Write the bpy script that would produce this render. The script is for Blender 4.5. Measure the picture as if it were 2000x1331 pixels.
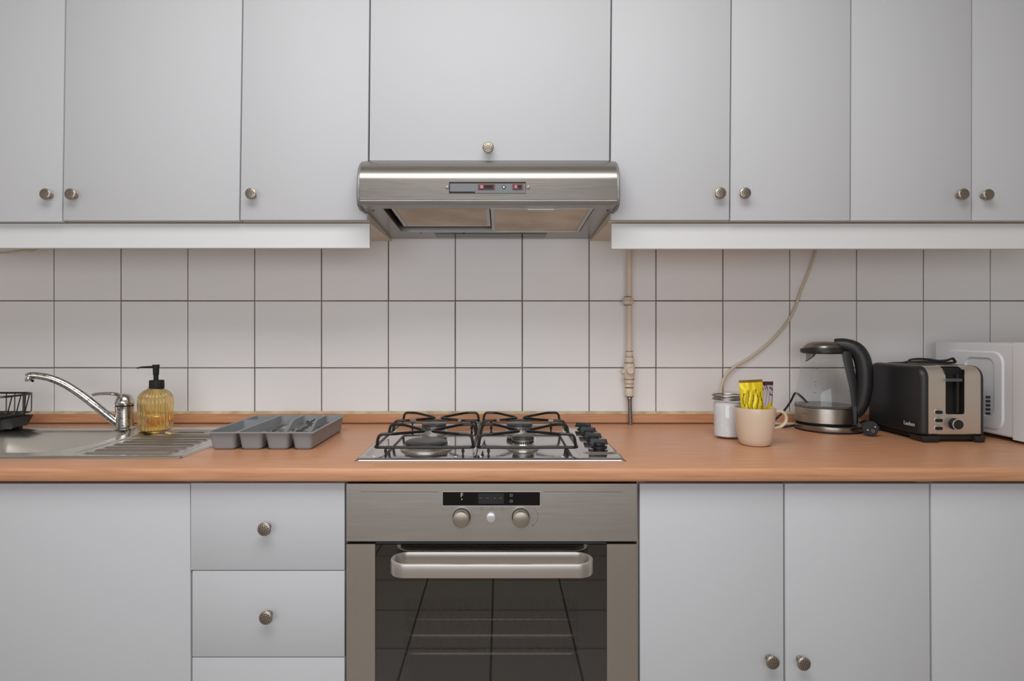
import bpy, bmesh, math, random
from mathutils import Vector, Matrix
random.seed(7)
PI = math.pi
for o in list(bpy.data.objects): bpy.data.objects.remove(o)
SC = bpy.context.scene
COL = SC.collection

# ---------------------------------------------------------------- camera
F, U0, V0, CY, CZ = 1160.0, 977.0, 650.0, -1.798, 1.174     # focal px, principal point, camera y, z
cd = bpy.data.cameras.new('camera'); cam = bpy.data.objects.new('camera', cd); COL.objects.link(cam)
cam.location = (0, CY, CZ); cam.rotation_euler = (PI/2, 0, 0)
cd.sensor_width = 36; cd.lens = F*36/2000
cd.shift_x = (1000-U0)/2000; cd.shift_y = -(665.5-V0)/2000
cd.clip_start = .05
SC.camera = cam
# ---------------------------------------------------------------- light, exposure
w = bpy.data.worlds.new('world'); SC.world = w; w.use_nodes = True
w.node_tree.nodes['Background'].inputs[0].default_value = (.75, .85, 1, 1)
w.node_tree.nodes['Background'].inputs[1].default_value = .6
def area(name, loc, rot, sx, sy, power, col):
    l = bpy.data.lights.new(name, 'AREA'); l.shape = 'RECTANGLE'; l.size = sx; l.size_y = sy; l.energy = power; l.color = col
    o = bpy.data.objects.new(name, l); COL.objects.link(o); o.location = loc; o.rotation_euler = rot; return o
area('unseen_window_light', (-.25, -2.97, 1.27), (PI/2, 0, 0), 2.5, .85, 14.5, (.965, .985, 1))  # soft front light, set in the opening of the added, unseen window
area('added_ceiling_light', (-.12, -1.55, 2.53), (0, 0, 0), 1.5, 1.1, 24, (1, .985, .965))  # assumed soft top light, added below the unseen lamp housing
SC.view_settings.view_transform = 'Standard'; SC.view_settings.look = 'None'
SC.view_settings.gamma = 1; SC.view_settings.use_curve_mapping = False
SC.view_settings.exposure = 0.26

# ---------------------------------------------------------------- helpers
def sc(y): return F/(y-CY)
def X(u, y): return (u-U0)/sc(y)
def Z(v, y): return CZ+(V0-v)/sc(y)
def P(u, v, y): return Vector((X(u, y), y, Z(v, y)))

def lin(c):
    c = c/255
    return c/12.92 if c <= .04045 else ((c+.055)/1.055)**2.4
def rgb(r, g, b): return (lin(r), lin(g), lin(b), 1)

def mat(name, col, rough=.5, metal=0, **k):
    m = bpy.data.materials.new(name); m.use_nodes = True
    b = m.node_tree.nodes['Principled BSDF']
    b.inputs['Base Color'].default_value = col; b.inputs['Roughness'].default_value = rough
    b.inputs['Metallic'].default_value = metal
    for kk, v in k.items(): b.inputs[kk.replace('_', ' ')].default_value = v
    return m
def noisy(m, scale=(1, 1, 1), nscale=5, detail=4, cols=None, rough=None, bump=0, bdist=.001, pos=(.3, .7)):
    nt = m.node_tree; N = nt.nodes; L = nt.links; b = N['Principled BSDF']
    tc = N.new('ShaderNodeTexCoord'); mp = N.new('ShaderNodeMapping'); mp.inputs['Scale'].default_value = scale
    nz = N.new('ShaderNodeTexNoise'); nz.inputs['Scale'].default_value = nscale; nz.inputs['Detail'].default_value = detail
    L.new(tc.outputs['Object'], mp.inputs[0]); L.new(mp.outputs[0], nz.inputs['Vector'])
    if cols:
        r = N.new('ShaderNodeValToRGB')
        r.color_ramp.elements[0].position = pos[0]; r.color_ramp.elements[1].position = pos[1]
        r.color_ramp.elements[0].color = cols[0]; r.color_ramp.elements[1].color = cols[1]
        L.new(nz.outputs[0], r.inputs[0]); L.new(r.outputs[0], b.inputs['Base Color'])
    if rough:
        mr = N.new('ShaderNodeMapRange'); mr.inputs[1].default_value = .3; mr.inputs[2].default_value = .7
        mr.inputs[3].default_value, mr.inputs[4].default_value = rough
        L.new(nz.outputs[0], mr.inputs[0]); L.new(mr.outputs[0], b.inputs['Roughness'])
    if bump:
        bp = N.new('ShaderNodeBump'); bp.inputs['Strength'].default_value = bump; bp.inputs['Distance'].default_value = bdist
        L.new(nz.outputs[0], bp.inputs['Height']); L.new(bp.outputs[0], b.inputs['Normal'])
    return m

M = {}
M['door'] = noisy(mat('pale_grey_laminate', rgb(201, 202, 206), .62), nscale=300, bump=.05, bdist=.0003)
M['carcass'] = mat('cream_carcass', rgb(212, 200, 180), .5)
M['pelmet'] = mat('white_pelmet', rgb(226, 227, 228), .4)
M['tile'] = noisy(mat('white_glazed_tile', rgb(243, 241, 242), .40), nscale=9, bump=.05, bdist=.002)
M['grout'] = noisy(mat('grey_brown_grout', rgb(112, 104, 98), .9), nscale=14, cols=(rgb(92, 85, 80), rgb(130, 120, 112)))
M['plaster'] = mat('white_plaster', rgb(225, 222, 216), .8)
M['wood'] = noisy(mat('beech_laminate', rgb(196, 140, 104), .34), scale=(1.2, 26, 26), nscale=7, detail=6,
                  cols=(rgb(190, 134, 98), rgb(216, 161, 124)), pos=(.25, .75))
M['steel'] = noisy(mat('brushed_steel', rgb(158, 154, 149), .3, 1), scale=(2, 420, 420), nscale=6, rough=(.25, .33), bump=.012, bdist=.0003)
M['steel_v'] = noisy(mat('vertical_brushed_steel', rgb(172, 165, 156), .3, 1), scale=(160, 160, 1.5), nscale=6, rough=(.34, .42), bump=.012, bdist=.0003)
M['steel_oven'] = noisy(mat('oven_panel_steel', rgb(188, 183, 177), .34, 1), scale=(1.5, 160, 160), nscale=6, rough=(.33, .40), bump=.006, bdist=.0003)
M['steel_ovenside'] = noisy(mat('oven_side_steel', rgb(184, 177, 168), .36, 1), scale=(160, 160, 1.5), nscale=6, rough=(.36, .42), bump=.006, bdist=.0003)
M['steel_toaster'] = noisy(mat('toaster_steel', rgb(222, 213, 203), .4, .9), scale=(160, 160, 1.5), nscale=6, rough=(.38, .46))
M['steel_sink'] = noisy(mat('worn_sink_steel', rgb(214, 211, 207), .3, 1), nscale=30, rough=(.20, .27))
M['steel_hob'] = noisy(mat('polished_hob_steel', rgb(178, 174, 172), .16, 1), nscale=12, rough=(.07, .10))
M['chrome'] = noisy(mat('spotted_chrome', rgb(200, 200, 198), .15, 1), nscale=220, cols=(rgb(96, 92, 82), rgb(205, 205, 202)), pos=(.28, .47), rough=(.1, .26))
M['cutlery'] = mat('cutlery_steel', rgb(216, 214, 210), .3, .65)
M['knob'] = noisy(mat('aged_nickel', rgb(168, 158, 146), .36, 1), nscale=300, rough=(.3, .45))
M['knobdark'] = mat('nickel_patina', rgb(62, 54, 46), .6, .4)
M['black'] = noisy(mat('black_plastic', rgb(34, 34, 36), .42), nscale=400, bump=.05, bdist=.0003)
M['blackmatte'] = mat('black_matte', rgb(22, 22, 22), .7)
M['enamel'] = mat('black_enamel', rgb(20, 20, 20), .28)
M['rubber'] = mat('black_rubber', rgb(20, 20, 21), .6)
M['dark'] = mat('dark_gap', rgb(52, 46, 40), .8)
M['ovenborder'] = mat('grey_glass_border', rgb(96, 98, 94), .6)
M['rack'] = mat('bright_rack_wire', rgb(235, 228, 214), .3, .6)
M['levergrey'] = mat('dark_grey_lever', rgb(84, 84, 86), .35)
M['steel_handle'] = mat('worn_handle_steel', rgb(208, 202, 196), .36, .95)
M['white'] = mat('white_enamel', rgb(226, 227, 230), .35)
M['whitegrey'] = mat('light_grey_enamel', rgb(205, 207, 212), .4)
M['tray'] = mat('grey_plastic', rgb(140, 142, 146), .45)
M['filter'] = noisy(mat('greasy_filter_mesh', rgb(178, 156, 128), .5, .55), nscale=8, cols=(rgb(182, 162, 138), rgb(214, 200, 180)), bump=0)
M['alu'] = mat('aluminium', rgb(190, 186, 180), .35, .9)
M['greypl'] = mat('grey_switch_plate', rgb(116, 120, 124), .5)
M['cheek'] = mat('grey_side_plastic', rgb(128, 127, 128), .38, .3)
M['red'] = mat('dark_red_plastic', rgb(112, 44, 44), .4)
M['pinkred'] = mat('pale_red_plastic', rgb(190, 128, 130), .4)
M['cream'] = noisy(mat('aged_cream_paint', rgb(224, 208, 190), .45), nscale=90, bump=.5, bdist=.002)
M['grime'] = mat('brown_grime', rgb(96, 72, 52), .8)
M['cable'] = mat('beige_cable', rgb(214, 200, 178), .45)
M['mug'] = mat('beige_ceramic', rgb(216, 197, 176), .22)
M['sugar'] = mat('white_powder', rgb(236, 236, 240), .8)
M['silicone'] = noisy(mat('yellowed_sealant', rgb(196, 172, 134), .6), nscale=25, cols=(rgb(182, 156, 116), rgb(226, 208, 172)))
M['yellow'] = mat('yellow_foil', rgb(232, 205, 30), .33, .25)
M['foil'] = mat('pale_foil', rgb(205, 198, 208), .35, .3)
M['brown'] = mat('dark_brown_print', rgb(70, 34, 34), .5)
M['olive'] = mat('dark_yellow_print', rgb(120, 92, 10), .5)
M['paper'] = mat('white_label', rgb(225, 222, 222), .6)
M['printw'] = mat('white_print', rgb(215, 215, 215), .5)
M['printg'] = mat('grey_print', rgb(105, 100, 96), .5)
M['lcd'] = mat('lcd_glass', rgb(46, 48, 50), .2)
M['gloss'] = mat('black_display_glass', rgb(12, 12, 13), .08)
M['silver'] = mat('silver_plastic', rgb(214, 213, 216), .3, .5)
M['knobtaupe'] = mat('champagne_knob', rgb(165, 154, 142), .36, .8)
M['cavity'] = mat('oven_enamel', rgb(128, 116, 106), .4)
M['burner'] = noisy(mat('burner_alloy', rgb(196, 192, 188), .4, .95), nscale=60, rough=(.28, .42))
M['cap'] = mat('worn_black_cap', rgb(58, 57, 56), .35)
M['wallp'] = mat('front_wall_paint', rgb(196, 190, 182), .8)
def glass(name, col, rough=0.0, ior=1.45):
    return mat(name, col, rough, 0, Transmission_Weight=1.0, IOR=ior)
M['glass'] = glass('clear_glass', (1, 1, 1, 1))
M['amber'] = glass('amber_glass', rgb(253, 236, 190))
M['soap'] = glass('yellow_soap', rgb(253, 240, 205), ior=1.36)
def thin_glass(name, tint, refl=.5):
    m = bpy.data.materials.new(name); m.use_nodes = True; nt = m.node_tree; N = nt.nodes; N.clear()
    o = N.new('ShaderNodeOutputMaterial'); mx = N.new('ShaderNodeMixShader'); t = N.new('ShaderNodeBsdfTransparent'); g = N.new('ShaderNodeBsdfGlossy')
    fr = N.new('ShaderNodeLayerWeight'); fr.inputs[0].default_value = .5
    pw = N.new('ShaderNodeMath'); pw.operation = 'POWER'; pw.inputs[1].default_value = 4
    ma = N.new('ShaderNodeMath'); ma.operation = 'MULTIPLY_ADD'; ma.inputs[1].default_value = .55; ma.inputs[2].default_value = refl
    t.inputs[0].default_value = tint; g.inputs['Roughness'].default_value = .015
    g.inputs[0].default_value = (.9, .9, .9, 1)
    nt.links.new(fr.outputs['Facing'], pw.inputs[0]); nt.links.new(pw.outputs[0], ma.inputs[0]); nt.links.new(ma.outputs[0], mx.inputs[0]); nt.links.new(t.outputs[0], mx.inputs[1]); nt.links.new(g.outputs[0], mx.inputs[2])
    nt.links.new(mx.outputs[0], o.inputs[0]); return m
M['ovenglass'] = thin_glass('smoked_oven_glass', (.52, .50, .48, 1), .10)
M['pane'] = thin_glass('window_glass', (.95, .97, .98, 1), .04)
M['kglass'] = thin_glass('kettle_glass', (.965, .97, .97, 1), .035)

# floor tiles 30 cm, dark grey brown
fm = mat('floor_tile', rgb(120, 108, 100), .35); nt = fm.node_tree
tc = nt.nodes.new('ShaderNodeTexCoord'); mp = nt.nodes.new('ShaderNodeMapping'); br = nt.nodes.new('ShaderNodeTexBrick')
mp.inputs['Location'].default_value = (.345, 1.57, 0)
br.offset = 0; br.inputs['Color1'].default_value = rgb(162, 152, 144); br.inputs['Color2'].default_value = rgb(155, 146, 139)
br.inputs['Mortar'].default_value = rgb(40, 36, 33); br.inputs['Scale'].default_value = 1
br.inputs['Brick Width'].default_value = .312; br.inputs['Row Height'].default_value = .305; br.inputs['Mortar Size'].default_value = .004
nt.links.new(tc.outputs['Object'], mp.inputs[0]); nt.links.new(mp.outputs[0], br.inputs['Vector'])
nt.links.new(br.outputs['Color'], nt.nodes['Principled BSDF'].inputs['Base Color'])
M['floor'] = fm

ROOT = {}
def thing(name, label, cat, loc, group=None):
    o = bpy.data.objects.new(name, None); COL.objects.link(o); o.location = loc; o.empty_display_size = .05
    o['label'] = label; o['category'] = cat
    if group: o['group'] = group
    ROOT[o.name] = Vector(loc); return o
def base_of(p):
    while p.parent: p = p.parent
    return ROOT.get(p.name, Vector((0, 0, 0)))
def obj(name, bm, m, parent=None, label=None, smooth=40, bevel=None, bseg=2):
    """link bmesh (world coordinates) as one mesh object"""
    if bevel:
        es = [e for e in bm.edges if len(e.link_faces) == 2 and e.calc_face_angle(0) > .6]
        bmesh.ops.bevel(bm, geom=es, offset=bevel, segments=bseg, affect='EDGES', profile=.5, clamp_overlap=True)
    L = base_of(parent) if parent else Vector((0, 0, 0))
    if L.length: bmesh.ops.translate(bm, verts=bm.verts, vec=-L)
    me = bpy.data.meshes.new(name); bm.to_mesh(me); bm.free()
    for mm in (m if isinstance(m, (list, tuple)) else [m]): me.materials.append(M[mm])
    if smooth is not None:
        for p in me.polygons: p.use_smooth = True
        me.set_sharp_from_angle(angle=math.radians(smooth))
    o = bpy.data.objects.new(name, me); COL.objects.link(o)
    if parent: o.parent = parent
    if label: o['label'] = label
    return o
def tag(o, label, cat, group=None, kind=None):
    o['label'] = label; o['category'] = cat
    if group: o['group'] = group
    if kind: o['kind'] = kind
    return o
def single(name, label, cat, bm, m, loc=None, group=None, **k):
    """a thing that is one mesh, origin at its base"""
    if loc is None:
        xs = [v.co for v in bm.verts]
        loc = Vector(((min(c.x for c in xs)+max(c.x for c in xs))/2, (min(c.y for c in xs)+max(c.y for c in xs))/2, min(c.z for c in xs)))
    loc = Vector(loc); 
    if k.get('bevel'):
        b = k.pop('bevel'); es = [e for e in bm.edges if len(e.link_faces) == 2 and e.calc_face_angle(0) > .6]
        bmesh.ops.bevel(bm, geom=es, offset=b, segments=2, affect='EDGES', profile=.5, clamp_overlap=True)
    bmesh.ops.translate(bm, verts=bm.verts, vec=-loc)
    o = obj(name, bm, m, None, **k); o.location = loc; ROOT[o.name] = loc
    return tag(o, label, cat, group)
def struct(name, bm, m, parent=None, **k):
    o = obj(name, bm, m, parent, **k)
    if not parent: o['kind'] = 'structure'
    return o

def box(bm, x0, x1, y0, y1, z0, z1, mi=0):
    vs = [bm.verts.new(c) for c in ((x0, y0, z0), (x1, y0, z0), (x1, y1, z0), (x0, y1, z0), (x0, y0, z1), (x1, y0, z1), (x1, y1, z1), (x0, y1, z1))]
    for f in ((3, 2, 1, 0), (4, 5, 6, 7), (0, 1, 5, 4), (1, 2, 6, 5), (2, 3, 7, 6), (3, 0, 4, 7)):
        bm.faces.new([vs[i] for i in f]).material_index = mi
    return bm
def B(*a): return box(bmesh.new(), *a)
def prism(bm, pts, axis, a, b, mi=0):
    """closed outline pts in the two other axes, extruded along axis from a to b"""
    def mk(p, t):
        return {'x': (t, p[0], p[1]), 'y': (p[0], t, p[1]), 'z': (p[0], p[1], t)}[axis]
    A = [bm.verts.new(mk(p, a)) for p in pts]; C = [bm.verts.new(mk(p, b)) for p in pts]
    n = len(pts); fs = [bm.faces.new(A), bm.faces.new(C[::-1])]
    for i in range(n): fs.append(bm.faces.new([A[i], C[i], C[(i+1) % n], A[(i+1) % n]]))
    for f in fs: f.material_index = mi
    bmesh.ops.recalc_face_normals(bm, faces=fs)
    return bm
def rrect(x0, x1, y0, y1, r, n=6):
    pts = []
    for cx, cy, a0 in ((x1-r, y1-r, 0), (x0+r, y1-r, 90), (x0+r, y0+r, 180), (x1-r, y0+r, 270)):
        for i in range(n+1):
            a = math.radians(a0+90*i/n); pts.append((cx+r*math.cos(a), cy+r*math.sin(a)))
    return pts
def lathe(bm, prof, c=(0, 0, 0), seg=48, rot=None, mi=0, flute=0, nfl=24):
    """prof: list of (r, z), spun about z, moved to c; rot = Matrix applied before the move"""
    rings = []
    c = Vector(c)
    for r, z in prof:
        if r < 1e-6: rings.append([(rot @ Vector((0, 0, z)) if rot else Vector((0, 0, z)))+c]); continue
        ring = []
        for i in range(seg):
            a = 2*PI*i/seg; rr = r*(1+flute*(abs(math.cos(a*nfl/2))-.5)) if flute else r
            v = Vector((rr*math.cos(a), rr*math.sin(a), z)); ring.append((rot @ v if rot else v)+c)
        rings.append(ring)
    R = [[bm.verts.new(v) for v in r] for r in rings]; fs = []
    for A, C in zip(R, R[1:]):
        for i in range(seg):
            j = (i+1) % seg
            if len(A) == 1 and len(C) == 1: break
            if len(A) == 1: fs.append(bm.faces.new([A[0], C[j], C[i]]))
            elif len(C) == 1: fs.append(bm.faces.new([A[i], A[j], C[0]]))
            else: fs.append(bm.faces.new([A[i], A[j], C[j], C[i]]))
    for f in fs: f.material_index = mi
    return bm
def closed(prof):
    return [(0, prof[0][1])]+list(prof)+[(0, prof[-1][1])]
TOY = Matrix.Rotation(PI/2, 3, 'X')        # +z -> -y
def spline(pts, n=8):
    pts = [Vector(p) for p in pts]; out = []
    for i in range(len(pts)-1):
        p0 = pts[max(i-1, 0)]; p1 = pts[i]; p2 = pts[i+1]; p3 = pts[min(i+2, len(pts)-1)]
        for k in range(n):
            t = k/n
            out.append(.5*((2*p1)+(p2-p0)*t+(2*p0-5*p1+4*p2-p3)*t*t+(3*p1-p0-3*p2+p3)*t**3))
    out.append(pts[-1]); return out
def tube(bm, pts, r, seg=10, mi=0, cap=True, flat=None, up=None, loop=False):
    """swept round (or elliptical: flat=(a,b)) section; r number or list"""
    pts = [Vector(p) for p in pts]; n = len(pts); rings = []
    nrm = None
    for i, p in enumerate(pts):
        if loop: t = (pts[(i+1) % n]-pts[i-1])
        else: t = (pts[min(i+1, n-1)]-pts[max(i-1, 0)])
        t.normalize()
        if up is not None: nrm = Vector(up)-t*Vector(up).dot(t)
        elif nrm is None:
            a = Vector((0, 0, 1)) if abs(t.z) < .9 else Vector((0, 1, 0)); nrm = a-t*a.dot(t)
        else: nrm = nrm-t*nrm.dot(t)
        nrm.normalize(); b = t.cross(nrm)
        rr = r[i] if isinstance(r, (list, tuple)) else r
        fa, fb = flat if flat else (1, 1)
        rings.append([bm.verts.new(p+nrm*(rr*fa*math.cos(2*PI*k/seg))+b*(rr*fb*math.sin(2*PI*k/seg))) for k in range(seg)])
    fs = []
    for A, C in (zip(rings, rings[1:]+rings[:1]) if loop else zip(rings, rings[1:])):
        for k in range(seg): fs.append(bm.faces.new([A[k], A[(k+1) % seg], C[(k+1) % seg], C[k]]))
    if cap and not loop:
        fs.append(bm.faces.new(rings[0][::-1])); fs.append(bm.faces.new(rings[-1]))
    for f in fs: f.material_index = mi
    return bm
def fillet(pts, r, n=5, loop=False):
    """round the corners of a polyline"""
    pts = [Vector(p) for p in pts]; out = []; N = len(pts)
    for i, p in enumerate(pts):
        if not loop and i in (0, N-1): out.append(p); continue
        a = pts[i-1]-p; b = pts[(i+1) % N]-p; d = min(r, a.length*.49, b.length*.49)
        A = p+a.normalized()*d; C = p+b.normalized()*d
        for k in range(n+1):
            t = k/n; out.append(A*(1-t)**2+p*2*t*(1-t)+C*t*t)
    return out
def grid(fn, xs, ys, bm=None, mi=0):
    bm = bm or bmesh.new()
    V = [[bm.verts.new((x, y, fn(x, y))) for x in xs] for y in ys]
    for j in range(len(ys)-1):
        for i in range(len(xs)-1): bm.faces.new([V[j][i], V[j][i+1], V[j+1][i+1], V[j+1][i]]).material_index = mi
    return bm
def lsp(a, b, n): return [a+(b-a)*i/(n-1) for i in range(n)]
def sstep(a, b, t):
    t = min(1, max(0, (t-a)/(b-a))); return t*t*(3-2*t)
def sdrr(x, y, x0, x1, y0, y1, r):
    """signed distance to a rounded rectangle, negative inside"""
    cx, cy = (x0+x1)/2, (y0+y1)/2; qx = abs(x-cx)-(x1-x0)/2+r; qy = abs(y-cy)-(y1-y0)/2+r
    return math.hypot(max(qx, 0), max(qy, 0))+min(max(qx, qy), 0)-r
def text_bm(s, size, mtx, depth=.0002):
    cu = bpy.data.curves.new('lettering', 'FONT'); cu.body = s; cu.size = size; cu.extrude = depth; cu.align_x = 'CENTER'; cu.align_y = 'CENTER'; cu.resolution_u = 3
    o = bpy.data.objects.new('lettering', cu); COL.objects.link(o)
    dg = bpy.context.evaluated_depsgraph_get(); me = bpy.data.meshes.new_from_object(o.evaluated_get(dg))
    bm = bmesh.new(); bm.from_mesh(me); bmesh.ops.transform(bm, matrix=mtx, verts=bm.verts)
    bpy.data.objects.remove(o); bpy.data.meshes.remove(me); bpy.data.curves.remove(cu); return bm
def merge(a, b, mi=0):
    me = bpy.data.meshes.new('t'); b.to_mesh(me); b.free(); n = len(a.faces); a.from_mesh(me); bpy.data.meshes.remove(me)
    a.faces.ensure_lookup_table()
    for f in a.faces[n:]: f.material_index = mi
    return a
FRONT = Matrix.Rotation(PI/2, 4, 'X')      # text facing -y

WT = .90            # worktop top
# ================================================================ setting
XL, XR, YF, ZC = -2.35, 2.45, -3.0, 2.6
struct('floor', B(XL, XR, YF, .1, -.05, 0), 'floor', smooth=None)
struct('ceiling', B(XL, XR, YF, .1, ZC, ZC+.05), 'plaster', smooth=None)
struct('wall_left', B(XL-.1, XL, YF-.1, .1, 0, ZC), 'plaster', smooth=None)
struct('wall_right', B(XR, XR+.1, YF-.1, .1, 0, ZC), 'plaster', smooth=None)
# back wall: grout plane with real tiles between worktop and wall units, plaster elsewhere
bm = B(XL, XR, .004, .1, 0, ZC, 2)
tx0, tw = X(105, 0), (X(1935, 0)-X(105, 0))/14; zt = Z(588, 0); th = Z(588, 0)-Z(719, 0)
g = .0016
box(bm, XL, XR, .0035, .0045, zt-3*th, zt+2*th, 1)
for r in range(-4, 2):
    for c in range(-4, 19):
        x0, x1, z0, z1 = tx0+c*tw, tx0+(c+1)*tw, zt+r*th, zt+(r+1)*th
        if x0 < XL or x1 > XR: continue
        if r < -3: continue
        jx, jz = random.uniform(-.0003, .0003), random.uniform(-.0003, .0003)
        x0 += g+jx; x1 -= g-jx; z0 += g+jz; z1 -= g-jz; e = .0016
        a = [bm.verts.new(p) for p in ((x0, .0035, z0), (x1, .0035, z0), (x1, .0035, z1), (x0, .0035, z1))]
        m_ = [bm.verts.new(p) for p in ((x0, e*.6, z0), (x1, e*.6, z0), (x1, e*.6, z1), (x0, e*.6, z1))]
        b = [bm.verts.new(p) for p in ((x0+e, 0, z0+e), (x1-e, 0, z0+e), (x1-e, 0, z1-e), (x0+e, 0, z1-e))]
        for i in range(4):
            j = (i+1) % 4
            bm.faces.new([a[i], a[j], m_[j], m_[i]]); bm.faces.new([m_[i], m_[j], b[j], b[i]])
        bm.faces.new(b)
struct('wall_back', bm, ['tile', 'grout', 'plaster'], smooth=None)
# front wall (behind the viewer) with an unseen window, added and sized for its light
wx0, wx1, wz0, wz1 = -1.58, 1.08, .78, 1.76
bm = bmesh.new()
box(bm, XL, wx0, YF-.1, YF, 0, ZC); box(bm, wx1, XR, YF-.1, YF, 0, ZC); box(bm, wx0, wx1, YF-.1, YF, 0, wz0); box(bm, wx0, wx1, YF-.1, YF, wz1, ZC)
struct('wall_front', bm, 'wallp', smooth=None)
bm = bmesh.new()
for a in ((wx0, wx0+.06, wz0, wz1), (wx1-.06, wx1, wz0, wz1), (wx0+.06, wx1-.06, wz0, wz0+.06), (wx0+.06, wx1-.06, wz1-.06, wz1), (-.28, -.22, wz0+.06, wz1-.06)):
    box(bm, a[0], a[1], YF-.09, YF-.04, a[2], a[3])
wf = struct('unseen_window_1', bm, 'white', smooth=None)  # unseen frame, put around the soft area light
struct('unseen_window_pane', B(wx0+.06, wx1-.06, YF-.07, YF-.065, wz0+.06, wz1-.06), 'pane', wf, smooth=None)  # pane of the added, unseen window

# ================================================================ knob (shared mesh), origin on the door face, pointing to -y
def knob_mesh():
    bm = bmesh.new()
    lathe(bm, [(0, 0), (.0066, 0), (.0066, .0015), (.0052, .003), (.0048, .008), (.0052, .012), (.0078, .0155), (.0120, .0182), (.0137, .0200)], seg=64, rot=TOY)
    R = .0137; holes = [(0, 0)]
    for rad, n, ph in ((.0043, 6, 0), (.0086, 12, .26)):
        holes += [(rad*math.cos(2*PI*i/n+ph), rad*math.sin(2*PI*i/n+ph)) for i in range(n)]
    nr, ns = 34, 96; rings = []
    for i in range(nr+1):
        r = R*math.cos(PI/2*i/nr*1.0) if i < nr else 0
        r = R*(1-i/nr); ring = []
        for k in range(ns):
            a = 2*PI*k/ns; x, z = r*math.cos(a), r*math.sin(a)
            h = .0200+.0034*math.sqrt(max(0, 1-(r/R)**2.6))
            d = min(math.hypot(x-p, z-q) for p, q in holes)
            if d < .00125: h -= .0010*(1-(d/.00125)**2)
            ring.append(bm.verts.new((x, -h, z)))
        rings.append(ring)
    for A, C in zip(rings, rings[1:]):
        for k in range(ns):
            j = (k+1) % ns
            f = bm.faces.new([A[k], A[j], C[j], C[k]]); c = f.calc_center_median()
            if min(math.hypot(c.x-p, c.z-q) for p, q in holes) < .00125: f.material_index = 1
    bmesh.ops.remove_doubles(bm, verts=bm.verts, dist=.00001)
    bmesh.ops.recalc_face_normals(bm, faces=bm.faces)
    me = bpy.data.meshes.new('knob'); bm.to_mesh(me); bm.free()
    me.materials.append(M['knob']); me.materials.append(M['knobdark'])
    for p in me.polygons: p.use_smooth = True
    return me
KM = knob_mesh()
def knob(parent, u, v, yd, tilt=(0, 0)):
    """knob whose cap shows at pixel (u, v) on a door whose face is at yd"""
    p = P(u, v, yd-.021); o = bpy.data.objects.new('knob', KM); COL.objects.link(o); o.parent = parent
    o.location = Vector((p.x, yd, p.z))-base_of(parent); return o

# ================================================================ wall units
YU = -.323; YUB = -.305                      # door face, door back
def slab(pts, y0, y1, bev=.0012):
    bm = bmesh.new(); prism(bm, pts, 'y', y0, y1); return bm
def udoor(parent, ut0, ut1, ub0, ub1, vb, g=1.2, vt=-60, name='door'):
    """upper door; u at v=0 (ut) and at its foot (ub)"""
    def xx(ut, ub, v): return X(ut+(ub-ut)*(v/430.0), YU)
    pts = [(xx(ut0, ub0, vb)+g/786, Z(vb, YU)), (xx(ut1, ub1, vb)-g/786, Z(vb, YU)), (xx(ut1, ub1, vt)-g/786, Z(vt, YU)), (xx(ut0, ub0, vt)+g/786, Z(vt, YU))]
    return obj(name, slab(pts, YU, YUB), 'door', parent, bevel=.0013)
ZUB = Z(471, 0); ZUT = Z(-60, YU)
def ubody(parent, x0, x1, z0=ZUB, z1=ZUT, d=YUB+.0015, shelf=True):
    bm = bmesh.new(); t = .016
    box(bm, x0, x0+t, d, -.001, z0, z1); box(bm, x1-t, x1, d, -.001, z0, z1)
    box(bm, x0+t, x1-t, d, -.001, z0, z0+t); box(bm, x0+t, x1-t, d, -.001, z1-t, z1); box(bm, x0+t, x1-t, -.006, -.001, z0+t, z1-t)
    return obj('cabinet_body', bm, 'carcass', parent, smooth=None)
e = .0008
def cab_x(u): return X(u, YU)
GU = 'grey wall cabinets above the tiles'
c = thing('wall_cabinet', 'wide two-door grey wall cabinet above the sink, at the far left', 'cabinet', (cab_x(123), -.16, ZUB), GU)
ubody(c, cab_x(-222), cab_x(468)-e)
d = udoor(c, -219, 128, -222, 122, 433, vt=-58); knob(d, 87, 379, YU)
d = udoor(c, 128, 474, 122, 468, 431, vt=-58); knob(d, 136, 379, YU)
c = thing('wall_cabinet', 'narrow single-door grey wall cabinet just left of the hood, knob at its left', 'cabinet', (cab_x(594), -.16, ZUB), GU)
ubody(c, cab_x(468)+e, cab_x(719)-e)
d = udoor(c, 474, 722.5, 468, 718.5, 430, vt=-58); knob(d, 489, 378, YU)
c = thing('wall_cabinet', 'short grey wall cabinet with a lift-up door directly above the steel hood', 'cabinet', (cab_x(956), -.16, Z(316, YU)), GU)
ubody(c, cab_x(719)+e, cab_x(1191)-e, z0=Z(316, YU))
d = udoor(c, 722.5, 1194.5, 719, 1190, 314, vt=-58, g=1.5); knob(d, 953.5, 288, YU)
c = thing('wall_cabinet', 'two-door grey wall cabinet just right of the hood above the gas pipe', 'cabinet', (cab_x(1426), -.16, ZUB), GU)
ubody(c, cab_x(1191)+e, cab_x(1661.5)-e)
d = udoor(c, 1194.5, 1428.5, 1191, 1425.5, 430, vt=-58); knob(d, 1408, 377, YU)
d = udoor(c, 1428.5, 1662.5, 1425.5, 1661, 431, vt=-58); knob(d, 1456.5, 377, YU)
c = thing('wall_cabinet', 'two-door grey wall cabinet at the far right above toaster and microwave', 'cabinet', (cab_x(1898), -.16, ZUB), GU)
ubody(c, cab_x(1661.5)+e, cab_x(2134))
d = udoor(c, 1662.5, 1898.5, 1661, 1898, 431, vt=-58); knob(d, 1883.5, 379, YU)
d = udoor(c, 1898.5, 2134, 1898, 2134, 431, vt=-58); knob(d, 1932, 380, YU)
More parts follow.
